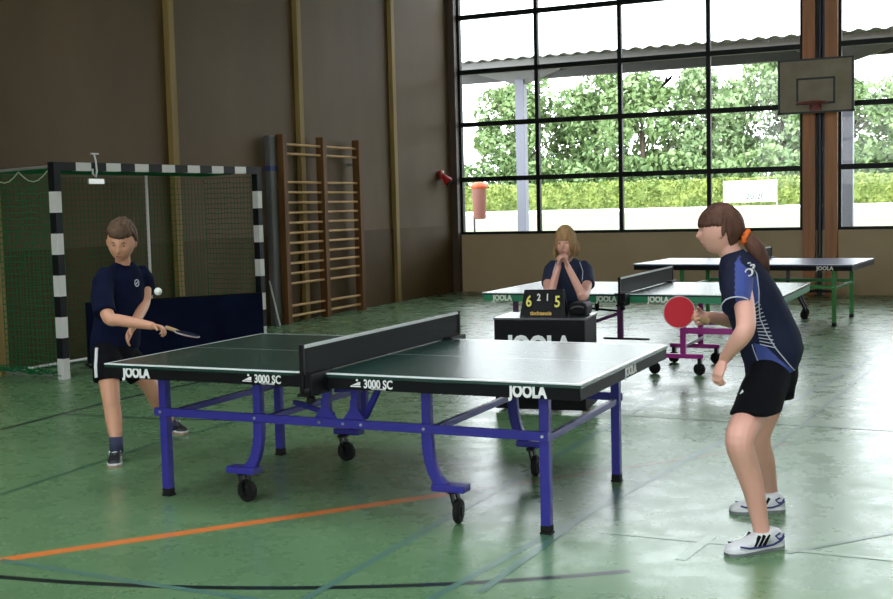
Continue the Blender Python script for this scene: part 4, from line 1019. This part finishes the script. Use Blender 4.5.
# ---- the boy on the left
def build_boy():
    off = V((-2.05, .35, 0)); root = empty('person', off, 'boy in dark navy shirt and shorts playing a stroke behind the table', 'person')
    rs, ls = V((-2.1470, 0.1530, 1.1780)), V((-2.1110, 0.4820, 1.1900)); L = ls-rs; L.z = 0; L.normalize(); F = L.cross(Z)
    b = MB()
    b.limb([(-2.1830, 0.1600, 0.6970), (-2.1030, 0.0970, 0.5520), (-2.0570, 0.0620, 0.4110), (-2.0500, 0.0600, 0.3530), (-2.0380, 0.0580, 0.2640), (-2.0110, 0.0370, 0.1410), (-2.0010, 0.0260, 0.0790)], [.070, .070, .058, .054, .054, .037, .036], 14)
    b.limb([(-2.1980, 0.3510, 0.6730), (-2.1140, 0.4000, 0.5360), (-2.0670, 0.4570, 0.4220), (-2.0680, 0.4950, 0.3550), (-2.0950, 0.5950, 0.2490), (-2.1210, 0.7160, 0.1290), (-2.1140, 0.7380, 0.0910)], [.070, .070, .058, .054, .052, .036, .035], 14)
    t = [((-2.1250, 0.3210, 1.2070), .09, .06), ((-2.1550, 0.3180, 1.0750), .135, .085), ((-2.1840, 0.3010, 0.9110), .13, .09), ((-2.1990, 0.2690, 0.7620), .12, .08), ((-2.1910, 0.2530, 0.6590), .12, .08)]
    b.loft([(c, L*w_, F*d_) for c, w_, d_ in t], 20)
    b.tube([(-2.1250, 0.3190, 1.1800), (-2.1050, 0.2910, 1.2610), (-2.0910, 0.2710, 1.3390)], [.06, .05, .048], 12)
    hd = Head((-2.0750, 0.2510, 1.4020), unit(V((.42, -.80, -.40))), V((.10, 0, 1)), 1.20)
    hd.skull(b)
    b.limb([(-2.1530, 0.1490, 1.1590), (-2.0630, 0.0470, 1.0330), (-1.9640, -0.0270, 0.9270), (-1.9000, -0.0200, 0.9150), (-1.7780, 0.0020, 0.8970), (-1.6690, 0.0190, 0.8790)], [.048, .045, .042, .038, .033, .025], 14, ball=True)
    hw_ = V((-1.6690, 0.0190, 0.8790)); hdv = V((-1.5540, 0.0270, 0.8620))-hw_; hand(b, hw_, hdv, V((.25, -.4, -.8)), V((.3, -.8, .3)), .95, (.6, .8, .7))
    b.limb([(-2.1100, 0.4790, 1.1640), (-2.0980, 0.4880, 1.0630), (-2.0830, 0.4540, 0.9790), (-2.0350, 0.3620, 0.9350), (-1.9760, 0.2290, 0.8760), (-1.9540, 0.1700, 0.8440)], [.045, .042, .040, .036, .031, .025], 14, ball=True)
    hw2 = V((-1.9540, 0.1700, 0.8440)); hand(b, hw2, V((-1.9470, 0.1000, 0.7690))-hw2, V((.2, -.2, -.3)), V((.3, -.8, .1)), .95, (.3, .4, .3), .3)
    body = b.remesh('body', M['skinb'], .0055, root, off, 2, .5)
    hd.face(body, off, M['hair_db'], True)
    def reg(d):
        x, y, z = d
        lz = .42 if y > .35 else .42-(.35-y)*1.5
        if y < .05: lz = -.03-(.05-y)*.75
        return sstep(lz-.06, lz+.06, z + .05*noise.noise(V((x*9, y*9, 0))))
    hb = MB(); hd.hair(hb, reg, 1.17, lumps=.06); hair = hb.build('hair', M['hair_db'], root, off, True)
    s = MB()
    t = [((-2.1150, 0.3080, 1.2600), .066, .055), ((-2.1280, 0.3210, 1.2200), .115, .075), ((-2.1430, 0.3180, 1.1480), .172, .105), ((-2.1550, 0.3150, 1.0420), .178, .115), ((-2.1720, 0.3060, 0.9110), .18, .12), ((-2.1880, 0.2870, 0.7810), .182, .125), ((-2.1930, 0.2770, 0.6890), .186, .125)]
    s.loft([(c, L*w_, F*d_) for c, w_, d_ in t], 28)
    s.tube([(-2.1580, 0.2040, 1.1880), (-2.1390, 0.1310, 1.1340), (-2.0810, 0.0500, 1.0450), (-2.0080, -0.0120, 0.9500)], [.066, .070, .072, .070], 16)
    s.tube([(-2.1080, 0.4380, 1.1860), (-2.1110, 0.4980, 1.1290), (-2.1440, 0.5530, 1.0440)], [.066, .070, .064], 16)
    shirt = s.remesh('shirt', M['bnavy'], .009, root, off, 3, .6)
    bv = BVHTree.FromPolygons([v.co + off for v in shirt.data.vertices], [tuple(p.vertices) for p in shirt.data.polygons])
    q = V((-2.0340, 0.3340, 1.1210)); h = bv.ray_cast(q+F*.6, -F)
    if h[0] is not None:
        o = MB(); c = h[0]+F*.003; a1 = L; a2 = Z
        o.tube([c+(a1*math.cos(t_*.5236)*.018+a2*math.sin(t_*.5236)*.022) for t_ in range(13)], .0035, 6, cap=False); o.beam(c-a1*.01-a2*.008, c+a1*.01+a2*.008, .006, .004, F); o.build('crest', M['piping'], shirt, off)
    o = MB(); c = V((-2.1180, 0.3050, 1.2400)); r_ = .06
    o.tube([c+L*math.cos(t_*math.pi/12)*.066+F*math.sin(t_*math.pi/12)*.058+Z*(-.012*max(0, math.sin(t_*math.pi/12))) for t_ in range(25)], .010, 8, cap=False); o.build('collar', M['bnavy'], shirt, off, True)
    s = MB()
    s.loft([(c, L*w_, F*d_) for c, w_, d_ in (((-2.1870, 0.2750, 0.7620), .155, .11), ((-2.1850, 0.2580, 0.6850), .17, .12), ((-2.1850, 0.2530, 0.6200), .165, .12))], 24)
    s.tube([(-2.1910, 0.1790, 0.6940), (-2.1170, 0.1150, 0.5880), (-2.0970, 0.0960, 0.5070)], [.096, .098, .10], 18); s.tube([(-2.1850, 0.3340, 0.6620), (-2.1380, 0.3810, 0.5640), (-2.1020, 0.4130, 0.4880)], [.098, .095, .09], 18)
    sh = s.remesh('shorts', M['shorts'], .009, root, off, 3, .6)
    bs = BVHTree.FromPolygons([v.co + off for v in sh.data.vertices], [tuple(p.vertices) for p in sh.data.polygons])
    for dx in (0,):
        q = []
        for a_, c_2, n_2 in (((-2.2080, 0.1080, 0.7410), (-2.1550, 0.0710, 0.5340), 12),):
            for k in range(n_2+1):
                p = V(a_).lerp(V(c_2), k/n_2); h = bs.find_nearest(p + unit(CAMDIR(p))*.06 - L*.03)
                q.append(h[0])
        o = MB(); o.tube(q, .012, 8); o.build('stripe', M['shoew'], sh, off)
    for (a, c) in (((-2.0110, 0.0390, 0.1600), (-2.0000, 0.0240, 0.0600)), ((-2.1210, 0.7060, 0.1380), (-2.1140, 0.7380, 0.0840))):
        q = MB(); q.tube([a, c], .043, 14); q.build('sock', M['sock'], root, off, True)
    h1, t1 = V((-2.1260, 0.1810, 0.0000)), V((-1.9050, -0.1140, 0.0000)); h1.z = t1.z = 0; d = unit(t1-h1); shoe(root, off, t1-d*.25, t1, .95, M['shoeb'], M['soleb'], M['shoew'], False)
    h2, t2 = V((-2.3910, 1.0280, 0.0000)), V((-1.9900, 0.8490, 0.0000)); h2.z = t2.z = 0; d = unit(t2-h2); shoe(root, off, h2, h2+d*.26, .95, M['shoeb'], M['soleb'], M['shoew'], False)
    # bat, almost edge-on
    hc = V((-1.5540, 0.0280, 0.8680)); bc = V((-1.4100, 0.0260, 0.8340)); hd_ = unit(bc-hc); n = unit(V((.25, .15, 1))); n = unit(n-hd_*n.dot(hd_)); sd = n.cross(hd_)
    bat = empty('table_tennis_bat', bc, 'table tennis bat swung nearly edge-on by the boy at left', 'bat', 'bats held by the players')
    o = MB(); o.loft([(bc-n*.0035, hd_*.079, sd*.077), (bc+n*.0035, hd_*.079, sd*.077)], 36); o.build('blade', M['batrim'], bat, bc)
    o = MB(); o.loft([(bc+n*.0036, hd_*.074, sd*.074), (bc+n*.006, hd_*.073, sd*.073)], 36); o.build('rubber', M['barrier'], bat, bc)
    o = MB(); o.loft([(bc-n*.0036, hd_*.074, sd*.074), (bc-n*.006, hd_*.073, sd*.073)], 36); o.build('back_rubber', M['batred'], bat, bc)
    o = MB(); o.loft([(bc-hd_*.065, sd*.020, n*.008), (bc-hd_*.09, sd*.014, n*.011), (bc-hd_*.16, sd*.016, n*.012)], 14); o.build('handle', M['wood'], bat, bc)
build_boy()
b = MB(); b.sphere((0, 0, 0), .024, 20, 14); bo = b.build('table_tennis_ball', M['ball'], None, None, True); bo.location = (-1.6180, 0.0280, 1.0920)
tag(bo, 'white table tennis ball in the air right of the boy', 'ball')

# ---- the seated referee
def build_ref():
    ch0 = V((-0.2300, 3.7000, 0.7520)); ch0.z = 0
    chair = empty('chair', ch0, 'grey chair under the seated referee behind the umpire stand', 'chair')
    off = ch0.copy(); F = unit(V((CAMLOC.x-ch0.x, CAMLOC.y-ch0.y, 0))); L = Z.cross(F)   # her left is image right
    def cp(x, y, z): return ch0 + L*x + F*y + V((0, 0, z))
    b = MB(); b.hexa([cp(-.2, -.2, .385), cp(.2, -.2, .385), cp(.2, .2, .385), cp(-.2, .2, .385), cp(-.2, -.2, .41), cp(.2, -.2, .41), cp(.2, .2, .41), cp(-.2, .2, .41)]); b.build('seat', M['greypad'], chair, off)
    b = MB(); b.hexa([cp(-.18, -.24, .55), cp(.18, -.24, .55), cp(.18, -.22, .55), cp(-.18, -.22, .55), cp(-.17, -.27, .78), cp(.17, -.27, .78), cp(.17, -.25, .78), cp(-.17, -.25, .78)]); b.build('backrest', M['greypad'], chair, off)
    for x in (-.18, .18):
        for y in (-.2, .18):
            b = MB(); b.tube([cp(x, y, 0), cp(x, y, .385)] + ([cp(x, -.24, .60)] if y < 0 else []), .012, 8); b.build('leg', M['darkmetal'], chair, off)
    root = empty('person', off, 'blonde referee seated behind the umpire stand with clasped hands', 'person')
    b = MB()
    # seated legs
    for k in (-1, 1):
        b.limb([cp(k*.09, 0.0, .53), cp(k*.11, .22, .53), cp(k*.12, .40, .51), cp(k*.12, .43, .46), cp(k*.12, .40, .28), cp(k*.12, .38, .09)], [.09, .08, .065, .058, .055, .038], 14, ball=True)
        b.loft([(cp(k*.12, .34, .04), L*.03, Z*.035), (cp(k*.12, .42, .04), L*.038, Z*.035), (cp(k*.12, .54, .025), L*.035, Z*.022)], 12)
    t = [((-0.1570, 3.4540, 1.0870), .08, .06), ((-0.1620, 3.4640, 0.9790), .15, .09), ((-0.1800, 3.5040, 0.7680), .145, .10)]
    rings = [(c, L*w_, F*d_) for c, w_, d_ in t] + [(cp(0, .02, .60), L*.145, F*.11), (cp(0, 0, .50), L*.16, F*.12)]
    b.loft(rings, 18)
    b.tube([(-0.1560, 3.4510, 1.0540), (-0.1450, 3.3960, 1.1230), (-0.1330, 3.3430, 1.2070)], [.055, .048, .048], 12)
    hd = Head((-0.1170, 3.2880, 1.2540), unit(F + L*-.22 + V((0, 0, -.12))), Z, 1.10)
    hd.skull(b)
    eR, eL = V((-0.1500, 2.9930, 0.8510)), V((0.0930, 3.0830, 0.8300)); wR, wL = V((-0.0850, 3.0210, 1.0790)), V((-0.0210, 3.0520, 1.0770))
    b.limb([(-0.2830, 3.3670, 1.0260), (-0.2350, 3.1820, 0.9320), eR, eR.lerp(wR, .15), eR.lerp(wR, .6), wR], [.045, .042, .040, .037, .030, .024], 12, ball=True)
    b.limb([(-0.0080, 3.4970, 1.0270), (0.0510, 3.3150, 0.9160), eL, eL.lerp(wL, .15), eL.lerp(wL, .6), wL], [.045, .042, .040, .037, .030, .024], 12, ball=True)
    hand(b, wR, V((-0.0580, 3.0090, 1.1660))-wR, L+F*.2, F*-1+Z*.2, 1.0, (.9, 1.0, .7)); hand(b, wL, V((-0.0360, 3.0180, 1.1580))-wL, -L+F*.2, F*-1+Z*.2, 1.0, (.9, 1.0, .7))
    body = b.remesh('body', M['skin'], .0055, root, off, 2, .5)
    hd.face(body, off, M['hair_bl'], True)
    def reg(d):
        x, y, z = d
        if y > .25:
            lz = .22 + (0 if abs(x) < .5 else -(abs(x)-.5)*4.5)
        elif y > 0: lz = -.95
        else: lz = -1.2
        return sstep(lz-.06, lz+.06, z + .04*noise.noise(V((x*9, y*9, 1))))
    hb = MB(); hd.hair(hb, reg, 1.15, lumps=.07)
    for k in (-1, 1):
        for j in range(5):
            y = .035-.028*j; hb.tube([hd.w((k*.060, y, .02)), hd.w((k*.074, y, -.03)), hd.w((k*.078, y-.003, -.07)), hd.w((k*.070, y+.004, -.105))], [.014, .018, .017, .005], 8)
    hb.build('hair', M['hair_bl'], root, off, True)
    s = MB()
    t = [((-0.1540, 3.4360, 1.1210), .066, .06), ((-0.1570, 3.4430, 1.0880), .12, .08), ((-0.1630, 3.4580, 1.0370), .18, .10), ((-0.1690, 3.4690, 0.9370), .185, .115), ((-0.1830, 3.5020, 0.7690), .18, .125)]
    s.loft([(c, L*w_, F*d_) for c, w_, d_ in t] + [(cp(0, .02, .60), L*.175, F*.135), (cp(0, .01, .50), L*.18, F*.145)], 24)
    s.tube([(-0.2530, 3.4070, 1.0650), (-0.2690, 3.3520, 1.0270), (-0.2270, 3.1850, 0.9240)], [.056, .060, .064], 16); s.tube([(-0.0520, 3.5010, 1.0600), (-0.0090, 3.4730, 1.0200), (0.0510, 3.3140, 0.9080)], [.056, .060, .066], 16)
    shirt = s.remesh('shirt', M['rnavy'], .009, root, off, 3, .6)
    bv = BVHTree.FromPolygons([v.co + off for v in shirt.data.vertices], [tuple(p.vertices) for p in shirt.data.polygons])
    for pts in (((-0.1710, 3.2040, 1.0930), (-0.1920, 3.1880, 1.0210), (-0.1990, 3.1780, 0.9410)), ((0.0040, 3.2860, 1.0880), (0.0270, 3.2900, 1.0150), (0.0200, 3.2790, 0.9190))):
        q = []
        for a_, c_2 in zip(pts, pts[1:]):
            for k in range(5):
                h = bv.ray_cast(V(a_).lerp(V(c_2), k/5)+F*.5, -F)
                if h[0] is not None: q.append(h[0]+F*.002)
        if len(q) > 3: o = MB(); o.tube(q, .004, 6); o.build('piping', M['piping'], shirt, off)
    s = MB()
    s.loft([(cp(0, -.02, .60), L*.165, F*.12), (cp(0, 0, .50), L*.17, F*.14), (cp(0, .04, .46), L*.16, F*.14)], 20)
    for k in (-1, 1): s.tube([cp(k*.09, .0, .53), cp(k*.11, .2, .54), cp(k*.12, .34, .52)], [.10, .092, .085], 16)
    s.remesh('shorts', M['shorts'], .010, root, off, 2, .5)
build_ref()
